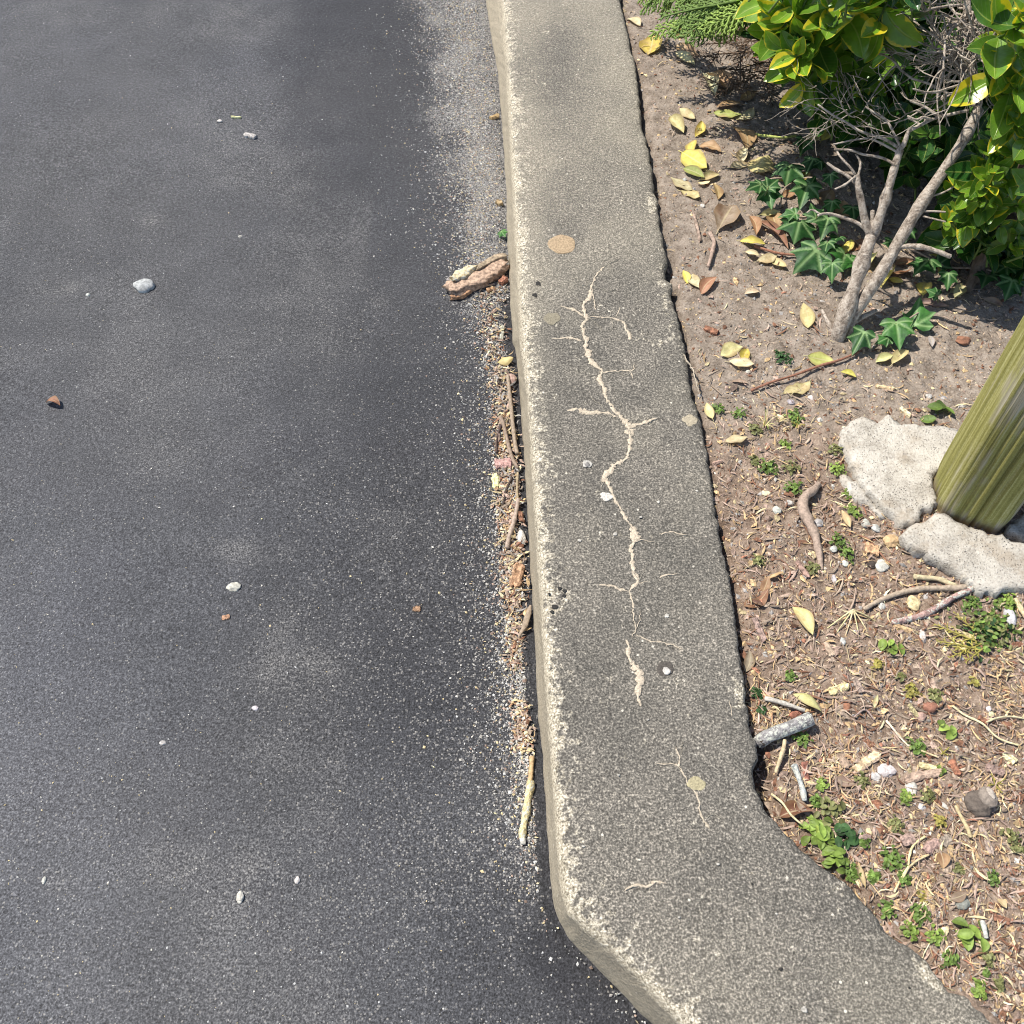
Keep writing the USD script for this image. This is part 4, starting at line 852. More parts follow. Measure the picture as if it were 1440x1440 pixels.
# ------------------------------------------------------------------ fallen leaves, one by one: spot, length, direction in the picture, colour, look
def fallen(px, py, ln, ang, col, look, seed, w=.5, curl=None, cross=None, fold=None, z=None, label=None, name='fallen_leaf', tilt=None, skip=(), cat='leaf'):
    g = np.random.default_rng(seed * 7 + 3)
    ln = ln * (1.16 if z is None else 1); c, s = math.cos(math.radians(ang)), math.sin(math.radians(ang))
    if z == 0: a, b = at(px - c * ln / 2, py + s * ln / 2, 0), at(px + c * ln / 2, py - s * ln / 2, 0)
    else: a, b = on_soil(px - c * ln / 2, py + s * ln / 2), on_soil(px + c * ln / 2, py - s * ln / 2)
    L = np.linalg.norm(b - a)
    a[2] += .002 + .006 * g.random(); b[2] += .003 + .008 * g.random() + (tilt or 0) * L
    up = np.array([g.normal() * .25, g.normal() * .25, 1]); 
    m = leaf(a, b, w * L, seed, up, curl=(g.normal() * .2 if curl is None else curl), cross=(g.uniform(-.2, .32) if cross is None else cross), fold=(g.uniform(-.1, .45) if fold is None else fold), wave=.07 * g.random(), twist=g.normal() * .35, stalk=L * .16 * (g.random() < .45), shape=.8 + .25 * g.random(), nu=12, nv=7)
    v = m[0]; lo = soil_height(v[:, :2]) if z != 0 else np.zeros(len(v)); v[:, 2] = np.maximum(v[:, 2], lo + .0012)
    attrs = dict(m[2]); base = hue(col, len(v), .1, seed)
    tip = np.array(HUES['brown' if col in ('tan', 'orange', 'dun') else 'tan']); k = smoothstep(noise(v * 60 + seed, seed), .55, .85)[:, None] * .6
    attrs['col'] = base * (1 - k) + tip * k
    put(name, (v, m[1]), 'dead_leaf', attrs=attrs, label=label or tell(look, px, py, skip), category=cat)
FALLEN = [
    (890, 34, 19, 155, 'cream', 'small cream fallen leaf against the kerb', .5), (915, 66, 22, 75, 'yellow', 'folded yellow leaf standing on the soil', .75), (963, 46, 34, 20, 'orange', 'broad peach dead leaf', .6),
    (964, 72, 30, -25, 'tan', 'tan leaf with a dark underside', .55), (963, 86, 28, -35, 'pale', 'pale green leaf half shaded', .45), (996, 122, 30, -60, 'cream', 'curled cream leaf rim', .35), (1008, 118, 34, -40, 'tan', 'crumpled brown and tan leaf', .6), (1012, 108, 28, -15, 'dun', 'shaded crumpled dull brown leaf', .6),
    (1024, 150, 30, 12, 'tan', 'upturned tan leaf', .45), (1052, 138, 22, 25, 'tan', 'small tan leaf in the shrub shade', .5), (1022, 163, 34, 0, 'lime', 'long pale green leaf lying flat', .45), (1047, 163, 26, 35, 'cream', 'hooked cream leaf end', .5),
    (966, 164, 23, -35, 'pale', 'pale mottled leaf', .55), (952, 178, 25, -50, 'pale', 'cream and green curled leaf', .6), (982, 185, 17, 65, 'yellow', 'small yellow curled leaf', .5), (1040, 197, 34, -60, 'tan', 'large peach coloured curled leaf', .6),
    (976, 229, 36, -35, 'yellow', 'brightest yellow fallen leaf with a dark midrib', .62), (974, 211, 20, 75, 'yellow', 'yellow leaf end tucked behind another', .5), (998, 212, 28, -15, 'tan', 'rolled tan leaf', .5), (1045, 221, 20, 70, 'cream', 'narrow cream leaf', .45), (1040, 236, 24, 10, 'cream', 'flat papery cream leaf', .5),
    (1073, 233, 26, 60, 'lemon', 'pale yellow leaf tilted up with dark shadow', .8), (975, 248, 28, -25, 'lime', 'green leaf lying under the yellow one', .5), (998, 251, 24, 15, 'pale', 'pale green speckled leaf', .5), (958, 260, 30, -30, 'cream', 'big cream white leaf', .6), (970, 276, 26, -25, 'pale', 'cream leaf with green tip', .55),
    (1006, 272, 20, -75, 'tan', 'upright split tan leaf', .45), (989, 259, 16, 5, 'cream', 'tiny cream leaf', .5), (1020, 309, 34, 60, 'dun', 'thick crumbly grey brown dead leaf', .65), (1058, 344, 31, -12, 'yellow', 'yellow boat shaped leaf', .42), (1058, 322, 26, -75, 'orange', 'narrow golden brown leaf', .4), (1092, 318, 28, -70, 'orange', 'orange brown leaf', .55), (1082, 304, 24, 5, 'pale', 'cream leaf tip', .45),
    (1057, 360, 18, -20, 'cream', 'small pale leaf scrap', .55), (1078, 366, 26, 20, 'cream', 'papery torn cream leaf', .5), (1094, 371, 24, -40, 'pale', 'chewed pale leaf', .55), (963, 392, 15, -70, 'yellow', 'slim yellow leaf', .45), (978, 397, 20, -65, 'cream', 'slim cream leaf', .45), (996, 405, 26, 45, 'orange', 'orange and tan folded leaf', .5), (1057, 414, 18, 10, 'cream', 'pale leaf flake', .6),
    (1132, 446, 31, 100, 'lemon', 'crescent shaped yellow green leaf', .42), (1242, 508, 20, 15, 'lemon', 'pale yellow leaf half shaded', .6), (1264, 506, 25, 40, 'lemon', 'torn pale yellow leaf', .55), (1346, 411, 20, 15, 'cream', 'small cream leaf', .45), (1246, 394, 24, 60, 'yellow', 'yellow leaf behind the trunk', .6), (1259, 398, 17, -25, 'yellow', 'bright small yellow leaf', .6),
    (1299, 408, 15, 80, 'yellow', 'tiny lime yellow leaf', .8), (1308, 482, 15, -80, 'white', 'tiny white petal like leaf', .5), (1266, 384, 26, 10, 'rust', 'rust coloured leaf', .45), (1314, 364, 14, -15, 'yellow', 'yellow leaf half hidden by ivy', .5), (1321, 378, 14, 80, 'yellow', 'small yellow leaf among ivy', .6), (1347, 412, 18, 55, 'pale', 'pale folded leaf at the hedge edge', .6),
    (1028, 496, 28, 25, 'lemon', 'creamy yellow leaf', .65), (1042, 513, 31, -8, 'cream', 'large cream leaf in a cluster', .55), (1048, 503, 18, 75, 'yellow', 'yellow leaf standing behind cream ones', .5), (1127, 547, 27, 35, 'pale', 'wavy cream leaf', .6), (1113, 553, 22, 10, 'lemon', 'flat pale yellow leaf', .5), (1153, 508, 32, -10, 'lime', 'dull olive dead leaf', .65), (1034, 622, 27, 10, 'cream', 'oval cream leaf', .55), (997, 581, 21, 110, 'pale', 'pale leaf on edge', .45), (1040, 540, 20, -10, 'pink', 'faded pinkish leaf', .4), (1192, 530, 20, -20, 'yellow', 'small ragged yellow leaf', .5),
    (1127, 877, 42, -55, 'lemon', 'longest pale yellow leaf on the lower soil', .42), (1062, 843, 36, 35, 'rust', 'curled red brown leaf', .5), (1075, 825, 22, 70, 'orange', 'tan upright leaf scrap', .5), (1134, 991, 40, -35, 'lemon', 'flat pale yellow pointed leaf', .42), (1118, 1147, 40, 8, 'brown', 'glossy curled chestnut brown leaf by the kerb', .6), (1128, 1140, 26, -50, 'dun', 'grey brown leaf point', .5), (1407, 1272, 16, -45, 'cream', 'cream scrap of leaf', .7), (1323, 1211, 20, 100, 'tan', 'triangular tan leaf scrap', .8), (1230, 988, 16, 75, 'cream', 'thin cream leaf blade', .35),
    (1062, 850, 20, -30, 'brown', 'small dark brown leaf', .5), (1240, 905, 18, -20, 'straw', 'straw coloured leaf sliver', .3), (1188, 733, 24, -65, 'straw', 'slim straw leaf', .35), (1210, 1235, 30, -75, 'straw', 'long straw leaf folded lengthways', .35), (1050, 932, 26, 80, 'dun', 'grey leaf wedged at the kerb edge', .5), (1090, 812, 20, 20, 'tan', 'small tan leaf', .4), (1187, 1100, 26, -15, 'dun', 'dull brown leaf flake', .6), (1345, 1262, 20, 20, 'dun', 'dark grey brown leaf', .6), (1140, 200, 24, 20, 'lemon', 'yellowing leaf resting over ivy', .6), (1150, 182, 26, -30, 'pale', 'pale crumpled leaf below the twigs', .6), (1160, 190, 20, 60, 'yellow', 'shaded yellow leaf', .5), (1095, 253, 16, -20, 'yellow', 'small gold leaf on the ivy', .5), (1129, 252, 20, 40, 'yellow', 'gold leaf between ivy leaves', .6), (1108, 277, 18, 10, 'orange', 'brown leaf under ivy', .6), (1165, 283, 26, 70, 'pink', 'pinkish dead leaf in shade', .6), (1180, 300, 26, 70, 'tan', 'tan dead leaf in shade', .55), (1200, 345, 26, 30, 'rust', 'reddish star shaped dead leaf', .5), (1212, 352, 24, -40, 'brown', 'brown dead leaf under the trunk', .6), (1222, 372, 24, 60, 'lemon', 'pale leaf behind the trunk', .5), (1190, 350, 18, 60, 'yellow', 'yellow torn leaf', .6), (1310, 430, 40, -12, 'pink', 'long reddish bark like leaf', .3), (1270, 372, 22, 10, 'orange', 'orange dead leaf', .5), (1395, 428, 26, -20, 'dun', 'dark dead leaf at the hedge foot', .5)]
for i, r in enumerate(FALLEN):
    fallen(*r[:4], r[4], r[5], 200 + i, w=r[6])
fallen(711, 510, 22, 10, 'lemon', '', 301, w=.7, z=0, label='yellow green leaf lying in the gutter above the twigs', curl=.2)
fallen(76, 571, 22, -15, 'rust', '', 302, w=.6, z=0, label='curled rust brown leaf near the left edge of the asphalt', curl=.5)
fallen(1085, 332, 52, -40, 'rust', '', 303, w=.22, label='long curled red brown strip of bark below the ivy', name='bark_strip', cat='bark strip', curl=.1, cross=.4)

# ------------------------------------------------------------------ stones and bark lying on the soil
for r in (('white_stone', 1240, 797, 20, 19, 11, 'white', 71, 'largest white stone'), ('dark_stone', 1227, 795, 16, 11, 8, 'dark', 72, 'dark round stone touching a white one'), ('white_stone', 1093, 718, 13, 11, 8, 'white', 73, 'white stone'), ('white_stone', 1110, 708, 12, 8, 6, 'white', 74, 'flat white stone'), ('white_stone', 1172, 773, 10, 9, 7, 'white', 75, 'white pebble'),
          ('white_stone', 1188, 793, 9, 9, 6, 'white', 76, 'pale pebble'), ('white_stone', 1173, 815, 8, 12, 6, 'white', 77, 'narrow white pebble'), ('white_stone', 1217, 737, 13, 12, 8, 'white', 78, 'angular white stone'), ('white_stone', 1077, 695, 12, 8, 6, 'cream', 79, 'cream flat pebble'), ('grey_stone', 1150, 736, 13, 11, 8, 'stonegrey', 80, 'bluish grey stone'), ('grey_stone', 1231, 744, 13, 12, 9, 'stonegrey', 81, 'grey stone'),
          ('brown_stone', 1253, 762, 22, 18, 12, 'tan', 82, 'brown angular stone'), ('white_stone', 1240, 853, 10, 10, 6, 'white', 83, 'round white pebble'), ('white_stone', 1305, 869, 8, 8, 6, 'white', 84, 'bright round pebble'), ('white_stone', 1297, 895, 9, 18, 8, 'white', 85, 'long upright white stone'), ('white_stone', 1185, 902, 7, 11, 5, 'white', 86, 'small white pebble'), ('white_stone', 1419, 868, 17, 25, 12, 'stonegrey', 87, 'long whitish grey stone'),
          ('mossy_stone', 1284, 850, 18, 20, 12, 'straw', 88, 'knobbly lichen covered lump'), ('red_stone', 1308, 995, 20, 14, 10, 'rust', 89, 'smooth red brown pebble'), ('red_stone', 1294, 1008, 16, 14, 7, 'pink', 90, 'dull reddish stone'), ('red_stone', 1189, 993, 13, 14, 7, 'rust', 91, 'small red pebble'), ('red_stone', 1416, 1020, 15, 10, 6, 'rust', 92, 'reddish flat pebble'),
          ('white_lump', 1246, 1084, 26, 17, 10, 'white', 93, 'crumbly bright white lump'), ('white_lump', 1230, 1092, 16, 12, 8, 'white', 98, 'small crumbly white lump'), ('white_lump', 1281, 1107, 17, 20, 9, 'white', 94, 'pitted white lump'), ('white_lump', 1296, 1135, 10, 10, 6, 'white', 95, 'small whitish lump'), ('dark_clod', 1350, 1269, 24, 18, 12, 'grey', 96, 'dark grey clod of earth'), ('red_stone', 1354, 480, 22, 13, 8, 'rust', 97, 'red brown stone on the bare soil'),
          ('tan_stone', 1222, 1170, 9, 11, 7, 'straw', 99, 'small yellowish stone'), ('grey_stone', 1164, 1178, 14, 10, 8, 'grey', 100, 'dark purple grey stone'), ('white_stone', 1390, 997, 7, 7, 5, 'white', 101, 'tiny bright white pebble'), ('white_stone', 1394, 1005, 8, 7, 4, 'cream', 102, 'tiny cream pebble'), ('white_stone', 1352, 925, 7, 7, 5, 'white', 103, 'tiny white pebble'), ('white_stone', 1410, 928, 7, 9, 5, 'cream', 104, 'tiny pale pebble'), ('white_stone', 963, 253, 6, 6, 4, 'white', 105, 'tiny white stone chip'), ('white_stone', 988, 290, 7, 6, 4, 'white', 106, 'small white stone chip'), ('white_stone', 1140, 560, 8, 8, 5, 'white', 107, 'small chalky stone'), ('white_stone', 1112, 566, 9, 8, 5, 'stonegrey', 108, 'small bluish stone'), ('white_stone', 1052, 523, 7, 6, 4, 'white', 109, 'white stone chip'), ('white_stone', 1306, 558, 8, 8, 5, 'white', 110, 'white chip on bare soil'), ('white_stone', 1327, 560, 8, 6, 4, 'stonegrey', 111, 'grey chip on bare soil'), ('red_stone', 1075, 980, 14, 12, 6, 'rust', 112, 'red stone beside the kerb edge')):
    n, px, py, w, h, hg, col, sd, look = r
    ston(n, px, py, w, h, hg, col, sd, look, 'stone' if 'pebble' not in look else 'pebble', rough=.4)
for r in ((1227, 1126, 1232, 1140, 14, 'rust', 'dark red chip of bark'), (1270, 1100, 1325, 1085, 13, 'pink', 'long pinkish strip of bark'), (1335, 1070, 1348, 1092, 11, 'rust', 'red brown bark sliver'), (1378, 1162, 1396, 1205, 10, 'pink', 'long thin reddish bark strip'), (1200, 955, 1214, 975, 11, 'pink', 'pinkish bark chip'), (1310, 958, 1318, 980, 9, 'pink', 'grey pink bark chip'), (1165, 975, 1195, 966, 12, 'straw', 'pale straw bark chip'), (1335, 905, 1362, 918, 9, 'straw', 'pale dry wood sliver'), (1345, 890, 1372, 900, 7, 'straw', 'second pale wood sliver'), (1205, 1180, 1225, 1176, 9, 'pink', 'faded pink bark flake'), (1266, 1184, 1286, 1178, 16, 'pink', 'square pinkish brown bark flake'), (1325, 1190, 1336, 1177, 13, 'pink', 'pink bark flake beside a green weed'), (1200, 1085, 1238, 1060, 14, 'straw', 'pale splintered wood chip'), (1290, 1075, 1318, 1083, 9, 'straw', 'dry straw coloured sliver'), (1120, 790, 1136, 815, 8, 'pink', 'dull pink bark chip'), (1060, 870, 1075, 905, 9, 'pink', 'narrow pinkish chip near the kerb'), (1375, 1008, 1390, 1018, 8, 'rust', 'small rust coloured bark piece'), (1410, 1060, 1430, 1074, 12, 'cream', 'pale peeling bark piece'), (1385, 1078, 1412, 1088, 12, 'pink', 'reddish bark flake'), (1180, 1060, 1190, 1083, 14, 'pink', 'broad pinkish bark flake'), (975, 300, 985, 345, 4, 'dun', 'thin brown sliver'), (1130, 1072, 1136, 1100, 9, 'rust', 'red bark sliver'), (1230, 545, 1258, 550, 6, 'straw', 'straw coloured sliver on bare soil'), (1265, 575, 1280, 588, 6, 'cream', 'thin cream wood sliver'), (1290, 1010, 1276, 990, 6, 'straw', 'forked straw sliver'), (1215, 770, 1236, 775, 18, 'tan', 'brown bark lump'), (1160, 905, 1172, 925, 10, 'dun', 'dull bark chip'), (1255, 880, 1282, 890, 8, 'tan', 'curved tan bark chip'), (1395, 1290, 1420, 1300, 10, 'rust', 'rust bark chip'), (1300, 1200, 1322, 1186, 14, 'pink', 'pale pink bark chip'), (1110, 1010, 1128, 998, 9, 'rust', 'rust bark bits'), (1250, 1170, 1262, 1160, 9, 'tan', 'tan bark flake'), (1010, 470, 990, 462, 9, 'rust', 'small red bark flake'), (1000, 655, 1014, 650, 6, 'pink', 'thin pink flake')):
    x0, y0, x1, y1, w, col, look = r
    chp2('bark_chip', x0, y0, x1, y1, w, 4, col, int(x0 + y0), 'bark chip', look=look)
kn = thing('wood_knot', 'round dark grey knot of wood half sunk in the soil', 'wood knot', on_soil(1376, 1130))
s_ = mpp(1376, 1130, SOIL_Z); b_ = on_soil(1376, 1132)
v, f = stone(b_ - [0, 0, .006], 38 * s_, 38 * s_, 30 * s_, 130, 0, 3, .2); put('knot_body', (v, f), 'twig_bark', kn, attrs={'col': np.tile((.10, .08, .065), (len(v), 1))})
v, f = stone(on_soil(1384, 1126) + [0, 0, .009], 24 * s_, 30 * s_, 16 * s_, 131, .3, 3, .12); put('knot_face', (v, f), 'twig_bark', kn, attrs={'col': np.tile((.20, .165, .135), (len(v), 1))})
v, f = stone(on_soil(1386, 1122) + [0, 0, .017], 9 * s_, 17 * s_, 8 * s_, 132, .3, 2, .12); put('knot_heart', (v, f), 'twig_bark', kn, attrs={'col': np.tile((.36, .31, .26), (len(v), 1))})

# ------------------------------------------------------------------ twigs, roots and straws on the soil
rt = twg('bent_root', [(1150, 684, .002), (1140, 697, .010), (1128, 707, .012), (1126, 722, .010), (1134, 738, .008), (1144, 756, .004), (1150, 775, -.001), (1155, 802, -.003)], 5, 3, 'pink', 11, 'bent pinkish brown root lying on the soil', 'root', None, radii=[4, 6.5, 7, 7.5, 7, 6, 5, 2.5], knots=1)
tw = thing('forked_twig', 'forked grey lichened twig in front of the smaller slab', 'twig', on_soil(1362, 832))
twg('branch', [(1214, 859), (1236, 847), (1262, 837), (1290, 831), (1320, 830), (1356, 829)], 3.2, 4.6, 'dun', 12, None, z=None, parent=tw, knots=3, lift=.003)
twg('branch', [(1254, 878), (1278, 873), (1300, 866), (1322, 853), (1340, 842), (1366, 830)], 4.6, 4.4, 'dun', 13, None, z=None, parent=tw, mat='lichened_bark', knots=4, lift=.002)
twg('twig', [(1283, 814), (1300, 816), (1316, 817), (1330, 822), (1342, 827)], 3.6, 3.2, 'cream', 14, 'pale peeled twig just above the forked grey twig', 'twig', None, knots=2, lift=.004)
ls = thing('lichened_stick', 'thick white lichen covered stick jutting from the kerb edge', 'stick', on_soil(1105, 1030))
twg('stick_body', [(1066, 1045), (1080, 1040), (1102, 1032), (1122, 1024), (1136, 1018)], 8.5, 9.5, 'grey', 15, None, z=None, parent=ls, mat='lichened_bark', knots=2, lift=.012, sides=12, rough=.2)
twg('broken_end', [(1064, 1046), (1075, 1042)], 7, 8.5, 'dark', 16, None, z=None, parent=ls, lift=.012)
twg('twig', [(1074, 986), (1090, 990), (1110, 996), (1129, 1003)], 3.6, 2.6, 'white', 17, 'straight white peeled twig above the lichened stick', 'twig', None, lift=.007, knots=0)
twg('twig', [(1101, 1046), (1098, 1060), (1093, 1076), (1088, 1091)], 2.8, 2.6, 'straw', 18, 'tan twig hanging below the lichened stick', 'twig', None, lift=.012, knots=1)
twg('twig', [(1115, 1078), (1122, 1096), (1127, 1112), (1130, 1128)], 4.6, 3.4, 'stonegrey', 19, 'short grey green lichened twig under the thick stick', 'twig', None, mat='lichened_bark', lift=.003, knots=3)
twg('twig', [(1083, 1120), (1097, 1134), (1108, 1150), (1122, 1163)], 1.8, 1.4, 'straw', 20, 'thin straw twig crossing the chestnut leaf', 'twig', None, lift=.014, knots=0)
twg('root', [(1299, 1178), (1283, 1190), (1277, 1206), (1275, 1220), (1266, 1236), (1256, 1256)], 1.8, 1.4, 'straw', 21, 'forked thin pale root above the weeds near the kerb bend', 'root', None, lift=.004)
twg('root', [(1304, 1204), (1288, 1212), (1276, 1222), (1268, 1236)], 1.4, 1.4, 'straw', 22, 'short pale root joining the forked thin root', 'root', None, lift=.005)
twg('twig', [(1341, 1136), (1348, 1150), (1356, 1164), (1362, 1180)], 2.6, 3, 'straw', 23, 'slanting straw twig left of and below the round knot', 'twig', None, lift=.006)
twg('straw', [(1338, 995), (1356, 1008), (1380, 1020), (1402, 1040), (1430, 1050)], 1.6, 1.4, 'cream', 24, 'long thin pale straw right of the red brown pebble', 'straw', None, lift=.004)
twg('straw', [(1385, 1018), (1400, 1012), (1420, 1010), (1445, 1014)], 1.4, 1.2, 'cream', 25, 'pale straw curving off the right edge of the photo', 'straw', None, lift=.005)
twg('straw', [(1245, 1015), (1256, 1028), (1266, 1040), (1278, 1052)], 1.7, 1.3, 'cream', 26, 'thin cream straw above and left of the straw stalks', 'straw', None, lift=.003)
twg('straw', [(1290, 1056), (1305, 1062), (1316, 1066)], 1.5, 1.2, 'straw', 27, 'short pale straw below a green tuft right of the slab shadow', 'straw', None, lift=.004)
twg('twig', [(1207, 755), (1220, 760), (1232, 774), (1246, 791)], 1.4, 1.2, 'rust', 28, 'thin red brown twig reaching the largest white stone', 'twig', None, lift=.003)
twg('twig', [(997, 333), (1003, 345), (1000, 362), (995, 380)], 3.2, 2.2, 'pink', 29, 'short brown twig near the kerb below the crumbly leaf', 'twig', None, lift=.006)
twg('twig', [(1050, 192), (1075, 195), (1100, 197), (1118, 195)], 2, 1.6, 'lime', 30, 'greenish twig lying level left of the ivy', 'twig', None, lift=.005)
twg('twig', [(1055, 553), (1085, 541), (1115, 532), (1150, 519), (1180, 510), (1206, 499)], 1.7, 2, 'rust', 31, 'long red brown runner lying toward the bare shrub foot', 'twig', None, lift=.006)
twg('twig', [(1060, 350), (1085, 358), (1110, 362), (1132, 360)], 2, 1.4, 'rust', 32, 'thin brown twig below the yellow boat shaped leaf', 'twig', None, lift=.005)
twg('twig', [(1425, 845), (1432, 858), (1440, 872)], 3.6, 3.2, 'straw', 33, 'pale twig at the right edge below the smaller slab', 'twig', None, lift=.004)
twg('twig', [(1200, 1010), (1215, 1000), (1228, 1014)], 1.4, 1.2, 'dun', 34, 'bent thin dull twig in the middle lower soil', 'twig', None, lift=.004)
twg('twig', [(1355, 1300), (1372, 1318), (1380, 1336)], 1.5, 1.2, 'straw', 35, 'thin straw twig at the lower right soil', 'twig', None, lift=.003)
twg('twig', [(1376, 1298), (1380, 1312), (1382, 1322)], 3.2, 3, 'white', 36, 'white stub of twig behind the broad leaved seedling', 'twig', None, lift=.01)
twg('twig', [(1405, 1165), (1420, 1180), (1436, 1196)], 1.5, 1.2, 'straw', 37, 'straw stalk at the right edge below the knot', 'straw', None, lift=.003)
twg('twig', [(1190, 868), (1196, 856), (1200, 845), (1202, 830)], 1.6, 1, 'dun', 38, 'upright dry stalk of a dead weed above the long yellow leaf', 'twig', None, lift=.004)
for k, (dx, dy) in enumerate(((-34, 22), (-22, 30), (-8, 32), (10, 30), (22, 26), (34, 12))):
    twg('root', [(1197, 862, .01), (1197 + dx * .5, 862 + dy * .5, .007), (1197 + dx, 862 + dy)], 1.2, .8, 'straw', 140 + k, tell('thin dry root of the dead weed, ' + ('far left', 'left', 'lower left', 'lower right', 'right', 'far right')[k] + ' of six,', 1197, 862), 'root', None, knots=0)

# ------------------------------------------------------------------ small weeds
def round_leaf(c, r, nrm, seed, colr, L=1.25):
    nrm = np.asarray(nrm, float); nrm /= np.linalg.norm(nrm); g = np.random.default_rng(seed)
    a = g.random() * 6.28; d = np.array([math.cos(a), math.sin(a), 0]); d -= nrm * (d @ nrm); d /= np.linalg.norm(d)
    v, f, A = leaf(c - d * r * L, c + d * r * L, r * 1.7, seed, nrm, curl=.12 * g.normal(), fold=.15, cross=.12, nu=7, nv=5, shape=.95, power=.62)
    return v, f, {'col': np.tile(colr, (len(v), 1))}
WEEDC = dict(bright=(.22, .31, .06), mid=(.14, .215, .045), dark=(.045, .10, .03), olive=(.20, .205, .075), gold=(.36, .31, .075), dead=(.12, .075, .045))
def weed(px, py, size, tone, look, seed, n=None, leafr=None, parts=False, name='small_weed', tall=.4):
    g = np.random.default_rng(seed); b = on_soil(px, py); s = mpp(px, py, b[2]); Rr = size / 2 * s * .84
    n = n or int(12 + size * .9); lr_ = leafr * s if leafr else max(.0026, Rr * .2); ms, st = [], []
    for k in range(n):
        if g.random() < .2: continue
        t = math.sqrt((k + .5) / n); a = k * 2.4 + g.normal() * .3; rad = Rr * t * (.65 + .75 * g.random())
        c = b + [rad * math.cos(a), rad * math.sin(a) * 1.1, 0]; c[2] = max(soil_height(c[:2])[0], b[2] - .004) + .004 + Rr * tall * (1 - t * .75) * (.7 + .6 * g.random())
        nr = [math.cos(a) * .55 * t + g.normal() * .18, math.sin(a) * .55 * t + g.normal() * .18, 1]
        cl = np.array(WEEDC[tone]) * (1 + .22 * g.normal()) * (.8 + .35 * (1 - t)); cl = np.clip(cl, .008, .4)
        ms.append(round_leaf(c, lr_ * (.75 + .5 * g.random()), nr, seed * 50 + k, cl))
        v, f = tube([b + [0, 0, -.002], (b + c) / 2 + [0, 0, .002], c], .0006, .0005, n=4, sides=4, seed=k); st.append((v, f, {'col': np.tile(np.array(WEEDC[tone]) * 1.1, (len(v), 1))}))
    lab = tell(look, px, py)
    if not parts:
        v, f, A = join(ms + st); put(name, (v, f), 'weed_leaf', attrs=A, label=lab, category='weed', base=b); return
    t_ = thing(name, lab, 'weed', b)
    for v, f, A in ms: put('leaf', (v, f), 'weed_leaf', t_, attrs=A)
    v, f, A = join(st); put('stems', (v, f), 'weed_leaf', t_, attrs=A)
WEEDS = [(1010, 578, 24, 'mid', 'low green weed close to the kerb'), (1038, 583, 20, 'mid', 'small compact green weed'), (1117, 588, 28, 'mid', 'green clover like weed'), (1062, 606, 20, 'olive', 'sparse olive weed'), (1104, 626, 16, 'bright', 'tiny light green seedling'), (1078, 660, 30, 'mid', 'leafy green weed'), (1113, 658, 26, 'olive', 'flattened olive green weed'), (1173, 634, 22, 'olive', 'yellowish weed at the slab corner'), (1177, 662, 24, 'bright', 'bright round leaved weed'), (1115, 688, 26, 'mid', 'low weed above the bent root'), (1192, 697, 18, 'bright', 'small bright weed'), (1200, 720, 24, 'bright', 'bright weed by the slab strip'), (1178, 764, 26, 'mid', 'dark speckled green weed'), (1191, 780, 24, 'mid', 'feathery green weed'), (1110, 953, 16, 'mid', 'tiny weed beside the kerb'), (1417, 848, 30, 'bright', 'light green weed near the right edge'), (1364, 850, 26, 'mid', 'grassy green tuft'), (1064, 977, 18, 'dark', 'dark weed tucked under the kerb edge'), (1070, 1000, 14, 'dark', 'second dark weed in the kerb gap'),
         (1197, 1228, 26, 'mid', 'leafy weed along the kerb bend'), (1227, 1234, 20, 'mid', 'small dense weed'), (1213, 1184, 20, 'mid', 'small green weed'), (1253, 1211, 36, 'mid', 'wide dark green weed'), (1273, 1123, 22, 'bright', 'lime green rosette'), (1288, 1050, 28, 'mid', 'upright green weed'), (1302, 1120, 22, 'olive', 'olive seedling'), (1210, 1100, 20, 'olive', 'sparse yellow green seedling'), (1155, 1104, 20, 'bright', 'small bright seedling'), (1248, 1280, 22, 'mid', 'low weed against the kerb bend'), (1290, 1286, 28, 'mid', 'round tufted weed'), (1280, 1310, 26, 'bright', 'bright spreading weed'), (1313, 1318, 26, 'bright', 'fresh green weed'), (1333, 1349, 26, 'mid', 'dark centred weed'), (1388, 1348, 20, 'olive', 'small olive weed'), (1374, 1394, 24, 'bright', 'bright weed at the kerb edge'), (1347, 1224, 14, 'olive', 'tiny olive seedling'), (1420, 1178, 26, 'olive', 'yellow green weed'), (1270, 1237, 20, 'mid', 'thin leaved weed'), (1320, 1158, 20, 'gold', 'golden green seedling'), (1395, 1236, 20, 'mid', 'loose green weed'), (1258, 1160, 28, 'olive', 'matted olive weed'), (1127, 1042, 26, 'mid', 'weed peeping from under the stick'), (1320, 1085, 16, 'bright', 'tiny bright green seedling'), (1146, 1128, 18, 'mid', 'small green shoot'), (1430, 1195, 18, 'olive', 'small weed at the right edge'), (1295, 1260, 14, 'gold', 'small gold green tuft'), (1385, 1368, 14, 'mid', 'tiny dark seedling'), (1245, 912, 20, 'olive', 'brownish green tuft'), (1232, 935, 18, 'gold', 'yellowing little tuft'), (1280, 973, 26, 'gold', 'yellow green cypress like tuft'), (1313, 978, 22, 'olive', 'olive sprig beside the red pebble'), (1100, 505, 28, 'dark', 'dull blue green weed'), (983, 184, 12, 'gold', 'tiny yellow green shoot'), (1265, 955, 16, 'olive', 'little olive shoot'), (1370, 960, 16, 'gold', 'small gold shoot'), (1142, 800, 22, 'olive', 'faint olive weed'), (1065, 790, 20, 'olive', 'thin grassy weed near the kerb'), (1060, 650, 16, 'olive', 'small faded weed'), (1404, 1385, 16, 'olive', 'tiny shoot at the bottom right')]
for i, w_ in enumerate(WEEDS): weed(*w_[:4], w_[4], 400 + i)
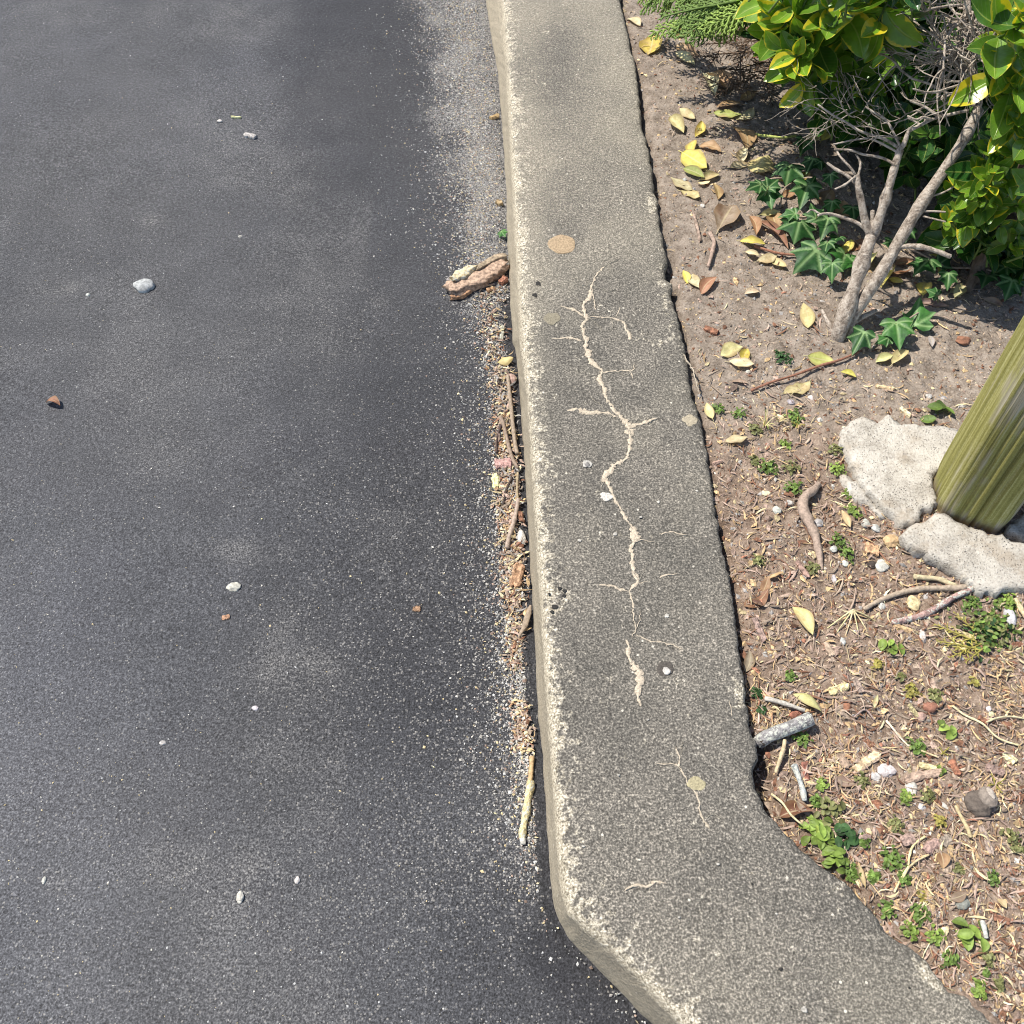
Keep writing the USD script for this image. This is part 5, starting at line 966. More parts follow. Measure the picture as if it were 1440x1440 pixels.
for i, w_ in enumerate(((1150, 1172, 44, 'bright', 'lush light green leafy weed at the kerb edge', 6.5), (1172, 1208, 40, 'bright', 'second lush bright weed leaning over the kerb', 6.5), (1188, 1176, 34, 'dark', 'dark green weed behind the lush bright one', 6.5), (1361, 1320, 44, 'bright', 'broad leaved light green seedling', 9), (1316, 583, 40, 'mid', 'glossy round leaved seedling behind the larger slab', 9), (1333, 1030, 24, 'bright', 'green two leaved seedling', 7), (1252, 912, 26, 'bright', 'seedling with one long bright leaf', 7), (1165, 1140, 40, 'olive', 'olive weed thicket behind the lush weed', 5))):
    weed(*w_[:4], w_[4], 480 + i, n=(22, 20, 16, 9, 10, 7, 6, 22)[i], leafr=w_[5], parts=True, name='leafy_weed', tall=.55)

# cypress sprigs: flat sprays of scale-leaved branchlets
def spray(base, tip, width, seed, tone, up=(0, 0, 1), order=2, r=.0011, droop=0.0):
    """Returns the pieces of one flat spray: an axis with side branchlets that branch again."""
    g = np.random.default_rng(seed); b, t = np.asarray(base, float), np.asarray(tip, float); d = t - b; L = np.linalg.norm(d); d /= L
    up = np.asarray(up, float); sd = np.cross(up, d); sd /= np.linalg.norm(sd) + 1e-9; up = np.cross(d, sd); out = []
    def seg(p, q, r0, k):
        v, f = tube([p, (p + q) / 2 + up * g.normal() * .03 * np.linalg.norm(q - p), q], r0, r0 * .55, n=5, sides=4, rough=.3, seed=int(g.integers(999))); c = np.clip(np.array(WEEDC[tone]) * (1 + .16 * g.normal()) * k, .005, .5)
        out.append((v, f, {'col': np.tile(c, (len(v), 1))}))
    seg(b, t, r * 1.25, .85); n = int(L / .0065)
    for i in range(n):
        u = (i + .6) / n; p = b + d * L * u; s = 1 if i % 2 else -1; ln = width / 2 * (1 - .75 * u) * (.8 + .4 * g.random()) * min(1, .4 + u * 3)
        e = d * .75 + sd * s * .72 + up * (g.normal() * .16 - droop); e /= np.linalg.norm(e); q = p + e * ln; seg(p, q, r, 1)
        if order > 1:
            for j in range(int(ln / .006)):
                w = (j + .7) / (ln / .006); s2 = 1 if j % 2 else -1; p2 = p + e * ln * w; e2 = e * .8 + np.cross(up, e) * s2 * .6 + up * g.normal() * .2; e2 /= np.linalg.norm(e2)
                seg(p2, p2 + e2 * .0085 * (.7 + .5 * g.random()) * (1.15 - .5 * w), r * .9, 1.15)
    return out
b = on_soil(1345, 912); sp_ = thing('cypress_sprig', 'fallen golden cypress sprig lying flat below the smaller slab', 'sprig', b)
for k, (x0, y0, x1, y1, w) in enumerate(((1372, 905, 1312, 880, 40), (1372, 915, 1314, 905, 38), (1378, 908, 1330, 930, 36), (1380, 915, 1352, 938, 30), (1370, 890, 1335, 868, 22))):
    v, f, A = join(spray(on_soil(x0, y0, .006), on_soil(x1, y1, .006 + .003 * k), w * s_, 700 + k, 'gold', order=2, r=.00125)); put('spray', (v, f), 'cypress_leaf', sp_, attrs=A)
b = on_soil(1395, 895); mo = thing('mossy_clump', 'green mossy clump to the right of the golden cypress sprig', 'moss clump', b)
for k in range(5):
    g = np.random.default_rng(800 + k); ms = []
    for j in range(60):
        x, y = 1392 + 42 * g.normal() * .5, 885 + 34 * g.normal() * .5; c = on_soil(x, y, .003 + .012 * g.random() * math.exp(-((x - 1392) / 35) ** 2 - ((y - 885) / 30) ** 2))
        ms.append(round_leaf(c, .0022 + .0025 * g.random(), [g.normal() * .6, g.normal() * .6, 1], 8000 + k * 100 + j, np.clip(np.array(WEEDC[('olive', 'mid', 'olive', 'dark', 'mid')[k]]) * (1 + .3 * g.normal()), .01, .4)))
    v, f, A = join(ms); put('tuft', (v, f), 'weed_leaf', mo, attrs=A, kind='stuff')
for k, (x, y, sz) in enumerate(((1398, 1105, 30), (1120, 600, 26), (1325, 1060, 18))):
    b = on_soil(x, y); ms = []
    for j in range(4): a = k + j * 1.5 + .4; ms += spray(b + [0, 0, .004], b + [sz * .5 * s_ * math.cos(a), sz * .5 * s_ * math.sin(a), .012], sz * .4 * s_, 740 + k * 10 + j, 'gold', order=1)
    v, f, A = join(ms); put('cypress_scrap', (v, f), 'cypress_leaf', attrs=A, label=tell('small yellowed scrap of cypress', x, y), category='sprig')
# a dry grass tuft
for k, (x, y, n, hh) in enumerate(((1075, 600, 26, 34), (1095, 595, 16, 26))):
    b = on_soil(x, y); ms = []
    for j in range(n):
        a = g.random() * 6.28; L = hh * s_ * (.5 + .7 * g.random()); e = b + [L * .6 * math.cos(a), L * .6 * math.sin(a), L * .55]
        v, f = tube([b, (b + e) / 2 + [0, 0, L * .2], e], .0007, .0003, n=6, sides=4, seed=j); ms.append((v, f, {'col': hue('straw' if g.random() < .7 else 'lime', len(v), .2, j)}))
    v, f, A = join(ms); put('grass_tuft', (v, f), 'litter', attrs=A, label=('dry straw coloured grass tuft near the kerb', 'second smaller dry grass tuft right of the first')[k], category='grass tuft')

# ------------------------------------------------------------------ ivy
def ivy_outline():
    half = [(0, 0), (.10, -.10), (.24, -.16), (.40, -.10), (.50, .04), (.36, .20), (.44, .34), (.52, .50), (.34, .50), (.20, .60), (.10, .82), (0, 1.02)]
    return np.array(half + [(-x, y) for x, y in half[-2:0:-1]])
IVY = ivy_outline(); IVYP = Polygon(IVY).buffer(.03).buffer(-.03)
def ivy_leaf(c, size, tipdir, nrm, seed):
    """A five-lobed leaf of the given length around c, tip towards tipdir."""
    g = np.random.default_rng(seed); ring = np.array(IVYP.exterior.segmentize(.05).coords)[:-1]
    gx, gy = np.meshgrid(np.arange(-.6, .6, .055), np.arange(-.2, 1.1, .055)); I = np.column_stack([gx.ravel(), gy.ravel()]); I = I[shapely.contains_xy(IVYP.buffer(-.02), I[:, 0], I[:, 1])]
    A = np.vstack([ring, I]); T = Delaunay(A).simplices; cen = A[T].mean(1); T = T[shapely.contains_xy(IVYP, cen[:, 0], cen[:, 1])]
    vein = np.zeros(len(A))
    for tx, ty in ((0, 1), (.5, .48), (-.5, .48), (.45, .02), (-.45, .02)):
        t = np.array([tx, ty]) / math.hypot(tx, ty); s = A @ t; d = np.abs(A[:, 0] * t[1] - A[:, 1] * t[0]); vein = np.maximum(vein, np.exp(-(d / .034) ** 2) * (s > -.02) * (1 - .5 * np.clip(s, 0, 1)))
    nrm = np.asarray(nrm, float); nrm /= np.linalg.norm(nrm); t = np.asarray(tipdir, float); t -= nrm * (t @ nrm); t /= np.linalg.norm(t); sd = np.cross(t, nrm)
    wx = 1.05 + .25 * g.normal() * .4
    h = -.22 * (A[:, 0] ** 2) * (1 + .5 * g.normal()) - .2 * (A[:, 1] - .4) ** 2 + .05 * np.sin(A[:, 0] * 9 + g.random() * 6) * .7 + .12 * np.abs(A[:, 0]) * g.normal() - .04 * vein
    V = c + size * (sd * (A[:, 0] * wx)[:, None] + t * (A[:, 1] - .4)[:, None] + nrm * h[:, None])
    return V, T, {'vein': vein, 'lr': np.full(len(A), np.clip(.25 + .3 * g.normal(), 0, 1))}
def ivy(label, leaves, stems, seed, up=.03):
    x, y = leaves[0][:2]; b = on_soil(x, y); t_ = thing('ivy', label, 'ivy', b); g = np.random.default_rng(seed)
    for k, (x, y, s, a) in enumerate(leaves):
        p = on_soil(x, y); z = up * (.5 + .9 * g.random()); p = at(x, y, p[2] + z); m = mpp(x, y, p[2])
        d = at(x + 10 * math.cos(math.radians(a)), y - 10 * math.sin(math.radians(a)), p[2]) - p
        V, T, A = ivy_leaf(p, s * m * 1.18, d + [0, 0, -.25 * np.linalg.norm(d)], [g.normal() * .22 - .1, g.normal() * .22 - .22, 1], seed * 40 + k); V[:, 2] = np.maximum(V[:, 2], soil_height(V[:, :2]) + .002)
        put('leaf', (V, T), 'ivy_leaf', t_, attrs=A)
        v, f = tube([p - d / np.linalg.norm(d) * s * m * .4, p - d / np.linalg.norm(d) * s * m * .8 + [0, 0, -z * .6]], .0011, .0011, n=4, sides=5, seed=k); put('leaf_stalk', (v, f), 'twig_bark', t_, attrs={'col': np.tile((.16, .17, .06), (len(v), 1))})
    for k, pts in enumerate(stems):
        P = np.array([on_soil(px, py, .006 + .012 * ((i % 2) + .3)) for i, (px, py) in enumerate(pts)]); v, f = tube(P, .002, .0016, sides=6, seed=k); put('stem', (v, f), 'twig_bark', t_, attrs={'col': hue('dun', len(v), .1, k)})
ivy('main patch of dark trailing ivy left of the bare shrub', [(1130, 205, 27, 250), (1062, 262, 24, 200), (1086, 258, 22, 40), (1109, 242, 36, 260), (1082, 277, 27, 290), (1132, 272, 36, 250), (1140, 231, 24, 240), (1155, 231, 18, 270), (1168, 252, 20, 280), (1143, 254, 16, 60), (1169, 290, 20, 260)], [[(1062, 262), (1090, 262), (1112, 258), (1140, 262), (1170, 270)], [(1112, 262), (1098, 280), (1096, 297)], [(1130, 200), (1135, 235)]], 1, .045)
ivy('lower ivy strand with large veined leaves beside the trunk', [(1136, 363, 42, 215), (1187, 364, 44, 240), (1122, 322, 38, 255), (1162, 317, 36, 250), (1109, 301, 22, 180), (1145, 298, 22, 120), (1162, 347, 24, 260), (1200, 299, 24, 280), (1176, 335, 22, 240), (1170, 380, 26, 270)], [[(1140, 296), (1150, 320), (1160, 345), (1172, 360)], [(1120, 310), (1150, 318), (1175, 325)]], 2, .04)
ivy('ivy sprig with three leaves right of the trunk foot', [(1289, 441, 40, 60), (1263, 466, 38, 285), (1209, 479, 34, 240), (1242, 478, 20, 200), (1312, 411, 16, 150)], [[(1206, 497), (1225, 480), (1250, 470), (1280, 455), (1300, 440)]], 3, .03)
ivy('ivy leaves in the gap between the bare stems and hedge foot', [(1298, 373, 38, 230), (1327, 367, 22, 20), (1334, 393, 22, 280), (1386, 392, 28, 250), (1420, 405, 28, 260), (1405, 380, 26, 200), (1275, 330, 22, 250), (1255, 345, 20, 260)], [[(1255, 345), (1290, 368), (1330, 380), (1380, 390), (1420, 400)]], 4, .03)
v, f, A = ivy_leaf(at(707, 328, .012), .021, [.4, -.6, -.2], [-.3, -.2, 1], 77); put('green_leaf', (v, f), 'ivy_leaf', attrs={**A, 'lr': np.full(len(v), .9)}, label='single small green leaf growing out of the gutter by the upper kerb', category='leaf')

# ------------------------------------------------------------------ the bare shrub: two grey stems from one foot, dead twigs above
bs = thing('bare_shrub', 'bare grey stemmed shrub with dead twigs leaning over the soil', 'shrub', on_soil(1180, 470))
def stem(name, pts, w0, w1, parent, seed, mat='shrub_bark', knots=2, sides=10, rough=.12, label=None):
    """pts: (photograph x, y, height above the soil); widths in photograph pixels."""
    P = np.array([at(x, y, SOIL_Z + h * .72) for x, y, h in pts]); s = mpp(*pts[len(pts) // 2][:2], SOIL_Z + pts[len(pts) // 2][2] * .72)
    v, f = tube(P, w0 / 2 * s * .86, w1 / 2 * s * .9, sides=sides, rough=rough, seed=seed, knots=knots)
    put(name, (v, f), mat, parent, attrs=None, label=label); return P
FOOT = (1176, 484, -.015)
stem('trunk', [FOOT, (1181, 465, .03), (1188, 443, .06), (1205, 393, .13), (1219, 350, .19), (1226, 332, .215)], 25, 18, bs, 1, knots=5, sides=16, rough=.07)
stem('trunk', [(1183, 478, -.01), (1197, 447, .045), (1213, 422, .085), (1230, 398, .13), (1260, 347, .20), (1293, 290, .28), (1327, 240, .35), (1357, 193, .42), (1377, 153, .47)], 22, 15, bs, 2, knots=8, sides=16, rough=.07)
stem('branch', [(1226, 334, .21), (1218, 316, .235), (1212, 287, .28), (1206, 258, .32), (1205, 246, .335)], 13, 9, bs, 3, knots=2)
stem('branch', [(1228, 330, .21), (1236, 308, .25), (1250, 263, .31), (1262, 222, .37), (1266, 210, .385)], 17, 11, bs, 4, knots=3)
stem('stub', [(1226, 332, .21), (1227, 310, .24), (1227, 296, .26)], 9, 6, bs, 41, knots=1)
stem('branch', [(1218, 323, .225), (1205, 313, .235), (1180, 304, .24), (1162, 300, .245), (1150, 303, .245)], 6.5, 4, bs, 5)
stem('twig', [(1153, 301, .245), (1142, 295, .25), (1135, 299, .25)], 3.4, 2.4, bs, 6)
stem('branch', [(1208, 262, .315), (1190, 246, .33), (1175, 238, .335), (1163, 229, .345)], 6, 4, bs, 7)
stem('branch', [(1205, 250, .33), (1197, 237, .35), (1183, 222, .365), (1177, 213, .37)], 4.4, 3, bs, 8)
stem('twig', [(1206, 250, .33), (1210, 232, .35), (1207, 222, .36), (1203, 217, .365)], 4.4, 3, bs, 9)
stem('twig', [(1203, 248, .335), (1188, 260, .325), (1174, 266, .315)], 4.4, 3, bs, 10)
stem('branch', [(1265, 210, .385), (1271, 203, .395), (1277, 186, .42), (1280, 180, .43)], 8, 6, bs, 11)
stem('branch', [(1264, 208, .385), (1245, 196, .395), (1225, 190, .40), (1207, 183, .41), (1190, 172, .42), (1173, 163, .43), (1150, 147, .445)], 5.4, 2.6, bs, 12)
stem('branch', [(1266, 206, .39), (1258, 190, .41), (1247, 170, .43), (1232, 160, .44), (1217, 150, .45)], 4.6, 2.6, bs, 13)
stem('branch', [(1260, 232, .36), (1240, 222, .365), (1213, 217, .37), (1195, 211, .375), (1173, 210, .375)], 4.8, 2.8, bs, 14)
stem('twig', [(1262, 214, .38), (1240, 202, .385), (1222, 195, .39), (1200, 197, .39), (1172, 203, .385)], 3.8, 2.2, bs, 15)
stem('branch', [(1278, 184, .42), (1292, 177, .43), (1313, 167, .44), (1332, 162, .45), (1362, 155, .46)], 6, 4.4, bs, 16)
stem('twig', [(1322, 166, .445), (1312, 158, .455), (1300, 150, .46), (1280, 142, .47)], 5, 3, bs, 17)
stem('twig', [(1310, 168, .44), (1298, 165, .45), (1288, 168, .45), (1276, 163, .455)], 4.4, 3, bs, 18)
stem('twig', [(1302, 172, .435), (1298, 160, .45), (1288, 155, .46)], 3.6, 2.4, bs, 19)
stem('twig', [(1295, 176, .43), (1285, 170, .435), (1277, 166, .44)], 3.6, 2.4, bs, 20)
stem('stub', [(1262, 348, .2), (1278, 346, .21), (1300, 348, .215), (1320, 354, .215), (1337, 361, .21)], 9, 7, bs, 21, knots=1)
stem('twig', [(1300, 297, .275), (1312, 297, .28), (1330, 298, .285)], 3.4, 2.6, bs, 22)
stem('twig', [(1308, 276, .3), (1328, 270, .31), (1350, 257, .33)], 4, 2.6, bs, 23)
stem('twig', [(1298, 304, .265), (1314, 308, .27), (1330, 312, .27)], 3, 2.2, bs, 24)
stem('stub', [(1182, 462, .03), (1200, 452, .035), (1216, 444, .04), (1232, 437, .04)], 11, 7, bs, 25, knots=1)
stem('stub', [(1172, 470, .01), (1164, 452, .02), (1156, 436, .02)], 9, 5, bs, 26, knots=1)
stem('trunk', [(1376, 157, .465), (1372, 130, .49), (1366, 100, .52), (1362, 60, .56), (1360, 10, .61), (1358, -60, .68)], 13, 8, bs, 27, knots=4)
# dead twigs fan out from the upper stem
g = np.random.default_rng(31)
def twiglet(p, d, L, r, depth, out):
    n = 5; P = [p]; d = d / np.linalg.norm(d)
    for i in range(n):
        d = d + g.normal(size=3) * .22 + [0, 0, .02]; d /= np.linalg.norm(d); P.append(P[-1] + d * L / n)
    out.append(tube(P, r, r * .5, n=8, sides=5, rough=.2, seed=int(g.integers(1e6))))
    if depth:
        for _ in range(int(g.integers(2, 5))):
            k = int(g.integers(1, n)); e = d + g.normal(size=3) * .55; twiglet(P[k], e, L * (.35 + .35 * g.random()), r * .65, depth - 1, out)
for k in range(46):
    t = g.random(); x, y, h = (1372 - 14 * t + 4 * g.normal(), 150 - 150 * t, .345 + .09 * t); p = at(x, y, SOIL_Z + h)
    tx, ty = (1235 + 130 * g.random(), -20 + 165 * g.random()) if k % 5 else (1350 + 40 * g.random(), 20 + 150 * g.random())
    q = at(tx, ty, SOIL_Z + h + .05 * g.normal()); L = min(np.linalg.norm(q - p), .24); out = []
    twiglet(p, q - p, L, .0021 + .0010 * g.random(), 2 if k < 30 else 1, out); v, f, _ = join(out); put('dead_twig', (v, f), 'shrub_bark', bs)
for k in range(26):
    x, y, h = 1150 + 130 * g.random(), 110 + 90 * g.random(), .22 + .09 * g.random(); p = at(x, y, SOIL_Z + h); out = []
    twiglet(p, np.array([-.6 - .4 * g.random(), .3 * g.normal(), .35 + .3 * g.normal()]), .05 + .07 * g.random(), .0011, 1, out); v, f, _ = join(out); put('dead_twig', (v, f), 'shrub_bark', bs)

# ------------------------------------------------------------------ euonymus: glossy leaves in whorls on green shoots
def shoot(center, axis, n, size, lr, seed, out, stems, flat=.5, droop=0.0, res=(12, 9)):
    """A whorl of leaves round a shoot tip; adds leaf meshes to out and the shoot to stems."""
    g = np.random.default_rng(seed); ax = np.asarray(axis, float); ax /= np.linalg.norm(ax); c = np.asarray(center, float)
    a = np.cross(ax, [.3, .2, 1.]); a /= np.linalg.norm(a); b = np.cross(ax, a)
    for k in range(n):
        t = k // 2; th = t * 1.57 + (k % 2) * math.pi + g.normal() * .25 + seed; rad = a * math.cos(th) + b * math.sin(th)
        base = c - ax * t * size * .2; d = rad * (.75 + .12 * t) + ax * (.75 - .22 * t) * flat * 2 + [0, 0, -droop]; d += g.normal(size=3) * .12; d /= np.linalg.norm(d)
        L = size * (.6 + .16 * min(t, 3)) * (.85 + .3 * g.random()); nrm = ax * .8 + np.array([0, -.18, .55]) + g.normal(size=3) * .22; nrm -= d * (nrm @ d)
        v, f, A = leaf(base, base + d * L, L * (.5 + .1 * g.random()), seed * 31 + k, nrm, curl=-.12 + .16 * g.normal(), fold=.18 + .14 * g.random(), cross=.05, wave=.03, twist=.2 * g.normal(), shape=.92, nu=res[0], nv=res[1], power=.72)
        A['lr'] = np.full(len(v), np.clip(lr + .16 * g.normal() - .06 * t, 0, 1)); out.append((v, f, A))
    v, f = tube([c + ax * size * .05, c - ax * size * .35, c - ax * size * .7 + [0, .15 * size, -.15 * size]], .0019, .0024, n=7, sides=6, seed=seed); stems.append((v, f, {'col': np.tile((.13, .19, .05), (len(v), 1))}))
def hedge(label, tips, volume, foot, seed, extra, rise):
    """tips: shoots that the photograph shows; volume: boxes that the crown fills behind them."""
    t_ = thing('euonymus_shrub', label, 'shrub', np.array([foot[0][0], foot[0][1], SOIL_Z]))
    g = np.random.default_rng(seed); shown, tw_, back, bst = [], [], [], []
    for k, (x, y, h, n, size, lr, ax) in enumerate(tips):
        shoot(at(x, y, SOIL_Z + h * rise), ax, n, size * (1.5 if rise < .7 else 1.15), lr + .24, seed * 100 + k, shown, tw_)
    for k in range(extra):
        i = g.choice(len(volume), p=np.array([q[2] for q in volume]) / sum(q[2] for q in volume)); lo, hi, _ = volume[i]
        if callable(lo): p = lo(g)
        else: p = np.array(lo) + (np.array(hi) - lo) * g.random(3)
        shoot(p, [g.normal() * .6 - .2, g.normal() * .6 - .3, .6 + .4 * g.random()], int(g.integers(4, 8)), .055 + .024 * g.random(), .02 + .3 * g.random() * (p[2] > .36), seed * 1000 + k, back, bst, res=(6, 5))  # inner leaves get a darker green that stands in for hedge shade
    for v, f, A in shown[:300]: put('leaf', (v, f), 'euonymus_leaf', t_, attrs=A)
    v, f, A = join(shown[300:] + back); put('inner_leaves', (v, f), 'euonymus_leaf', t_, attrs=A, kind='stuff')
    for v, f, A in tw_: put('shoot', (v, f), 'weed_leaf', t_, attrs=A)
    v, f, A = join(bst); put('inner_shoots', (v, f), 'weed_leaf', t_, attrs=A, kind='stuff')
    for k, (x, y, r) in enumerate(foot):
        top = np.array([x + .1 * g.normal(), y + .12 + .1 * g.normal(), .75]); v, f = tube([[x, y, .04], [x + .03 * g.normal(), y + .03, .22], (np.array([x, y, .3]) + top) / 2, top], r, r * .5, sides=9, rough=.2, seed=seed + k, knots=3); put('stem', (v, f), 'dark_bark', t_)
def crown(poly, h0, h1):
    """A sampler of points of the crown: over a patch inside or outside the frame, between two heights."""
    P = Polygon(poly); x0, y0, x1, y1 = P.bounds
    def f(g):
        while True:
            x, y = x0 + (x1 - x0) * g.random(), y0 + (y1 - y0) * g.random()
            if shapely.contains_xy(P, x, y): return at(x, y, SOIL_Z + h0 + (h1 - h0) * g.random())
    return f
UP = (-.1, -.35, 1); DN = (-.45, -.5, .25); FR = (-.25, -.75, .55)
TIPS_TOP = [(1105, 30, .64, 6, .062, .5, (-.5, -.4, .6)), (1140, 40, .64, 6, .066, .3, (-.3, -.6, .5)), (1100, 70, .58, 5, .056, .5, (-.6, -.4, .4)), (1175, 95, .5, 6, .062, .2, (-.2, -.7, .4)), (1205, 40, .62, 6, .066, .3, (0, -.6, .5)), (1225, 110, .42, 5, .055, .2, (0, -.6, .5)), (1265, 60, .5, 5, .055, .15, (.1, -.5, .6)), (1120, 78, .60, 6, .060, .62, (-.6, -.4, .35)), (1118, 90, .56, 6, .058, .42, (-.5, -.6, .1)), (1098, 46, .60, 6, .058, .55, (-.6, -.2, .5)), (1150, 60, .62, 7, .068, .22, (-.2, -.7, .5)), (1235, 30, .72, 5, .082, .60, (-.35, -.6, -.5)), (1180, 8, .74, 6, .075, .62, (-.3, -.5, .5)), (1085, 4, .66, 6, .072, .60, (-.7, -.2, .5)), (1115, 10, .70, 6, .07, .35, (-.4, -.4, .6)), (1150, 22, .68, 6, .07, .35, (-.3, -.5, .5)), (1128, 118, .50, 5, .062, .42, (-.5, -.5, -.3)), (1160, 36, .60, 6, .07, .12, (0, -.6, .6)), (1240, 4, .72, 6, .07, .45, (0, -.5, .6)), (1250, 50, .62, 5, .062, .10, (.2, -.5, .5)), (1195, 100, .44, 5, .055, .10, (-.2, -.5, .6)), (1180, 60, .54, 6, .06, .05, (-.1, -.5, .6)), (1215, 150, .34, 5, .05, .15, (0, -.5, .6)), (1270, 12, .66, 5, .07, .3, (.1, -.4, .6)), (1165, 150, .30, 4, .045, .12, (-.3, -.4, .6)), (1280, 210, .24, 4, .05, .12, (-.1, -.5, .5)), (1320, 150, .33, 4, .042, .35, (0, -.5, .7)), (1330, 60, .48, 4, .05, .1, (0, -.4, .7)), (1300, 90, .40, 4, .05, .05, (0, -.5, .7)), (1205, -10, .78, 6, .075, .55, UP), (1130, -20, .74, 6, .07, .5, UP), (1060, -20, .62, 6, .065, .5, (-.6, 0, .6))]
TIPS_RIGHT = [(1415, 15, .62, 6, .07, .4, (-.3, -.5, .6)), (1422, 62, .6, 6, .068, .45, (-.4, -.5, .5)), (1430, 125, .56, 6, .07, .4, (-.1, -.6, .6)), (1428, 180, .46, 6, .06, .4, (-.3, -.6, .5)), (1395, 222, .38, 6, .052, .35, (-.4, -.5, .5)), (1430, 212, .42, 7, .058, .3, (0, -.6, .6)), (1345, 330, .2, 5, .045, .3, (-.3, -.6, .5)), (1425, 345, .2, 5, .05, .2, (0, -.7, .4)), (1425, 40, .66, 7, .085, .52, (.1, -.6, .7)), (1415, 98, .58, 8, .062, .85, (-.2, -.6, .6)), (1440, 70, .62, 6, .08, .45, (0, -.6, .7)), (1428, 145, .52, 5, .062, .50, (-.4, -.6, .2)), (1420, 160, .50, 6, .062, .35, (-.1, -.7, .3)), (1392, 248, .36, 8, .058, .36, (-.3, -.5, .6)), (1400, 235, .38, 8, .058, .2, (0, -.6, .7)), (1385, 262, .34, 6, .055, .62, (-.2, -.7, .4)), (1420, 250, .36, 7, .055, .25, (.1, -.5, .7)), (1360, 300, .26, 6, .05, .4, (-.4, -.5, .5)), (1380, 300, .27, 6, .052, .3, (-.1, -.7, .3)), (1400, 285, .30, 6, .055, .15, (0, -.7, .4)), (1430, 290, .30, 6, .055, .3, (0, -.6, .5)), (1330, 310, .22, 5, .045, .42, (-.3, -.6, .5)), (1340, 270, .27, 5, .05, .2, (-.4, -.4, .6)), (1435, 210, .42, 7, .06, .2, (0, -.5, .7)), (1408, 318, .24, 5, .05, .3, (0, -.7, .2)), (1360, 268, .31, 5, .05, .3, (-.4, -.5, .5)), (1375, 120, .42, 3, .036, .6, (0, -.6, .7)), (1368, 130, .40, 4, .034, .55, (0, -.6, .6)), (1440, 130, .55, 6, .07, .3, (0, -.6, .6)), (1435, 330, .22, 5, .05, .15, (0, -.6, .4)), (1455, 180, .5, 6, .07, .4, UP), (1460, 260, .4, 6, .06, .3, UP), (1450, 10, .72, 6, .08, .5, UP)]
fa, fb, fc, fd = on_soil(1130, 20), on_soil(1255, 130), on_soil(1375, 395), on_soil(1405, 400)
def box_(px, py, h, dx, dy, dz, w): p = at(px, py, SOIL_Z + h); return (p - [dx, dy, dz], p + [dx, dy, dz], w)
hedge('tall green and gold leaved shrub overhanging the upper soil', TIPS_TOP, [(crown([(1060, -20), (1085, 70), (1120, 120), (1180, 165), (1260, 200), (1330, 190), (1370, 60), (1380, -60), (1075, -60)], .08, .26), 0, 5), (crown([(1150, 60), (1180, 170), (1290, 260), (1340, 200), (1370, 0), (1180, -40)], .0, .13), 0, 5), (crown([(1090, -300), (1080, -10), (1400, -10), (1420, -300)], .22, .55), 0, 7), (crown([(1060, -200), (1060, -20), (1250, -20), (1250, -200)], .06, .4), 0, 2)], [(fb[0], fb[1] + .3, .012), (fb[0] + .18, fb[1] + .12, .011), (fa[0] + .25, fa[1] + .3, .012)], 5, 520, .56)  # crown patches above the frame are added to shade the hedge inside
hedge('green leaved shrub crowding the right edge above the post', TIPS_RIGHT, [(crown([(1330, 230), (1345, 310), (1400, 350), (1470, 380), (1520, 300), (1520, 60), (1390, 60)], .04, .2), 0, 5), (crown([(1390, -60), (1390, 140), (1560, 200), (1560, -60)], .12, .34), 0, 4), (crown([(1380, -300), (1400, -20), (1600, 40), (1600, -300)], .2, .55), 0, 4), (crown([(1300, 200), (1330, 330), (1400, 390), (1500, 420), (1500, 200)], .0, .12), 0, 2)], [(fc[0], fc[1], .014), (fd[0] + .05, fd[1] + .06, .012), (fc[0] + .25, fc[1] + .3, .012)], 6, 420, .8)  # its out-of-view crown is likewise added for shade
# the shaded foot of the right shrub: a bent brown stem that the photograph shows
bsx = thing('leafless_shrub', 'bent brown leafless stem rising in the shade below the right shrub', 'shrub', on_soil(1362, 408))
stem('trunk', [(1358, 412, -.01), (1368, 392, .02), (1378, 368, .05), (1385, 350, .08), (1392, 335, .11), (1410, 318, .15), (1428, 305, .19)], 15, 17, bsx, 61, mat='dark_bark', knots=3)
stem('branch', [(1386, 350, .08), (1392, 342, .10), (1392, 330, .12), (1383, 322, .13)], 8, 5, bsx, 62, mat='dark_bark')

# ------------------------------------------------------------------ cypress at the top edge
cyb = on_soil(1010, -60); cy = thing('cypress', 'low cypress with feathery green sprays at the top edge', 'conifer', cyb)
g = np.random.default_rng(17)
SPR = [(1075, -10, .30, 985, 22, .20, .10), (1065, 0, .26, 1000, 46, .16, .09), (1060, 6, .24, 1010, 58, .13, .08), (1085, 0, .32, 1035, 26, .24, .08), (1100, 0, .34, 1058, 30, .26, .07), (1050, -10, .3, 1015, 20, .22, .09), (960, -30, .2, 905, 12, .10, .10), (970, -30, .2, 930, 16, .10, .09), (985, -30, .22, 950, 12, .12, .09), (990, -30, .22, 968, 14, .13, .07), (950, -30, .18, 898, -2, .09, .09), (1010, -30, .26, 990, 4, .2, .08), (1110, -10, .34, 1078, 24, .28, .07), (1000, -40, .3, 960, -10, .2, .1), (1040, -40, .34, 1010, -2, .26, .1)]
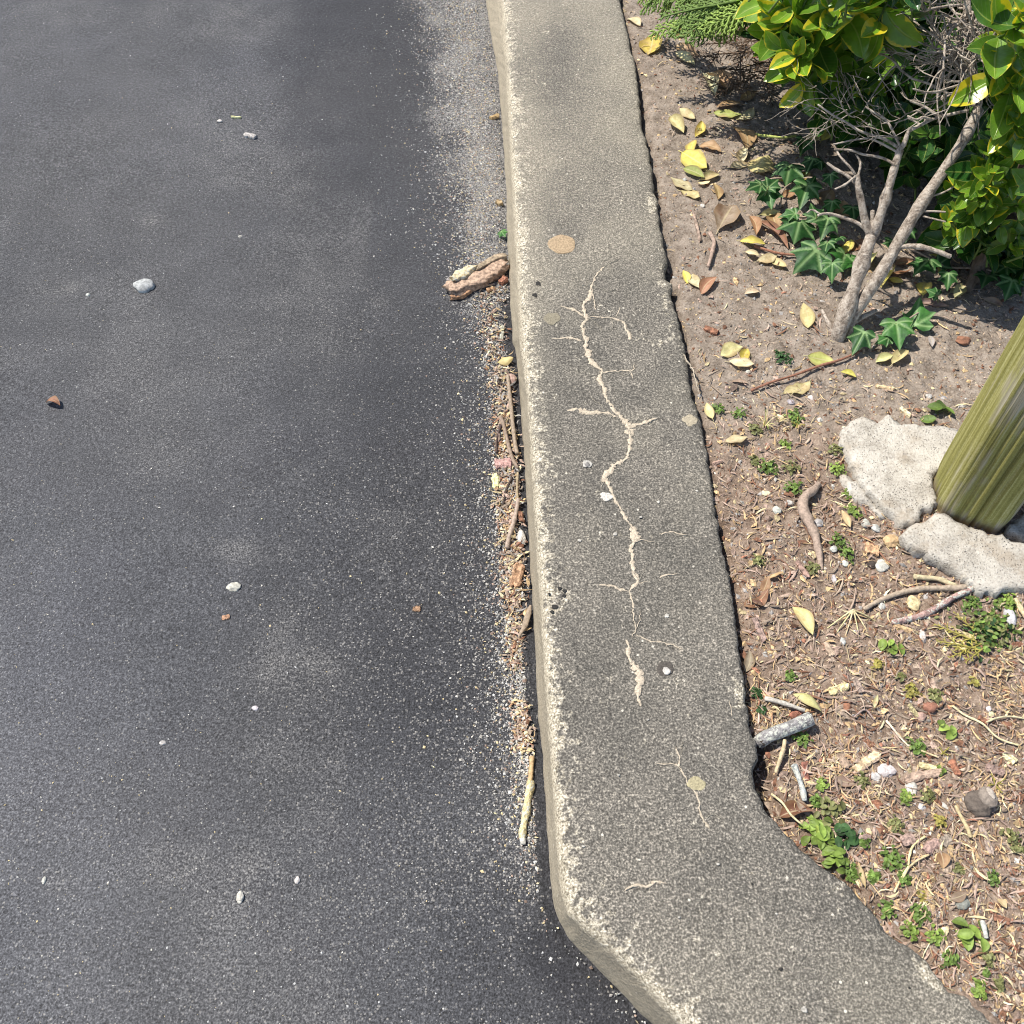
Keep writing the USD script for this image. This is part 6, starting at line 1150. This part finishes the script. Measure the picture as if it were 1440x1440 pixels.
for k, (x0, y0, h0, x1, y1, h1, w) in enumerate(SPR):
    a, b = at(x0, y0, SOIL_Z + h0), at(x1, y1, SOIL_Z + h1)
    v, f, A = join(spray(a, b, w * 1.25, 900 + k, 'bright' if k % 3 else 'mid', up=(-.2, -.5, 1), order=2, r=.0026, droop=.12)); put('spray', (v, f), 'cypress_leaf', cy, attrs=A)
for k in range(26):  # overhead sprays added to shade the soil beneath
    x, y, h = 985 + 110 * g.random(), -35 + 60 * g.random(), .18 + .16 * g.random(); a = at(x, y, SOIL_Z + h); d = np.array([-.5 - .4 * g.random(), -.5 * g.random(), -.25 + .2 * g.random()]); d /= np.linalg.norm(d)
    v, f, A = join(spray(a, a + d * (.10 + .05 * g.random()), .10, 1100 + k, ('bright', 'mid', 'mid')[k % 3], up=(-.2, -.5, 1), order=2, r=.0025, droop=.15)); put('spray', (v, f), 'cypress_leaf', cy, attrs=A)
for k in range(40):
    x, y, h = 1000 + 95 * g.random(), 40 + 85 * g.random(), .015 + .06 * g.random(); a = at(x, y, SOIL_Z + h); d = np.array([g.normal(), g.normal(), .2 * g.normal()]); d /= np.linalg.norm(d)
    v, f, A = join(spray(a, a + d * .07, .06, 1200 + k, 'dead', up=(0, -.3, 1), order=1, r=.0013, droop=.1)); put('dead_spray', (v, f), 'cypress_leaf', cy, attrs=A)
for k in range(60):
    p = cyb + [g.random() * .5 - .2, .05 + g.random() * .5, .08 + .35 * g.random()]; d = np.array([g.normal() * .6 - .2, -.6 + .4 * g.normal(), .1 * g.normal()]); d /= np.linalg.norm(d)
    v, f, A = join(spray(p, p + d * .13, .10, 950 + k, 'mid' if k % 2 else 'dark', order=2, r=.0024, droop=.2)); put('spray', (v, f), 'cypress_leaf', cy, attrs=A)
for k in range(4):
    v, f = tube([cyb + [.05 + .08 * k, .25, -.02], cyb + [.03 + .08 * k, .2, .15], cyb + [-.05 + .09 * k, .05, .3]], .009, .004, sides=8, seed=k); put('stem', (v, f), 'dark_bark', cy)
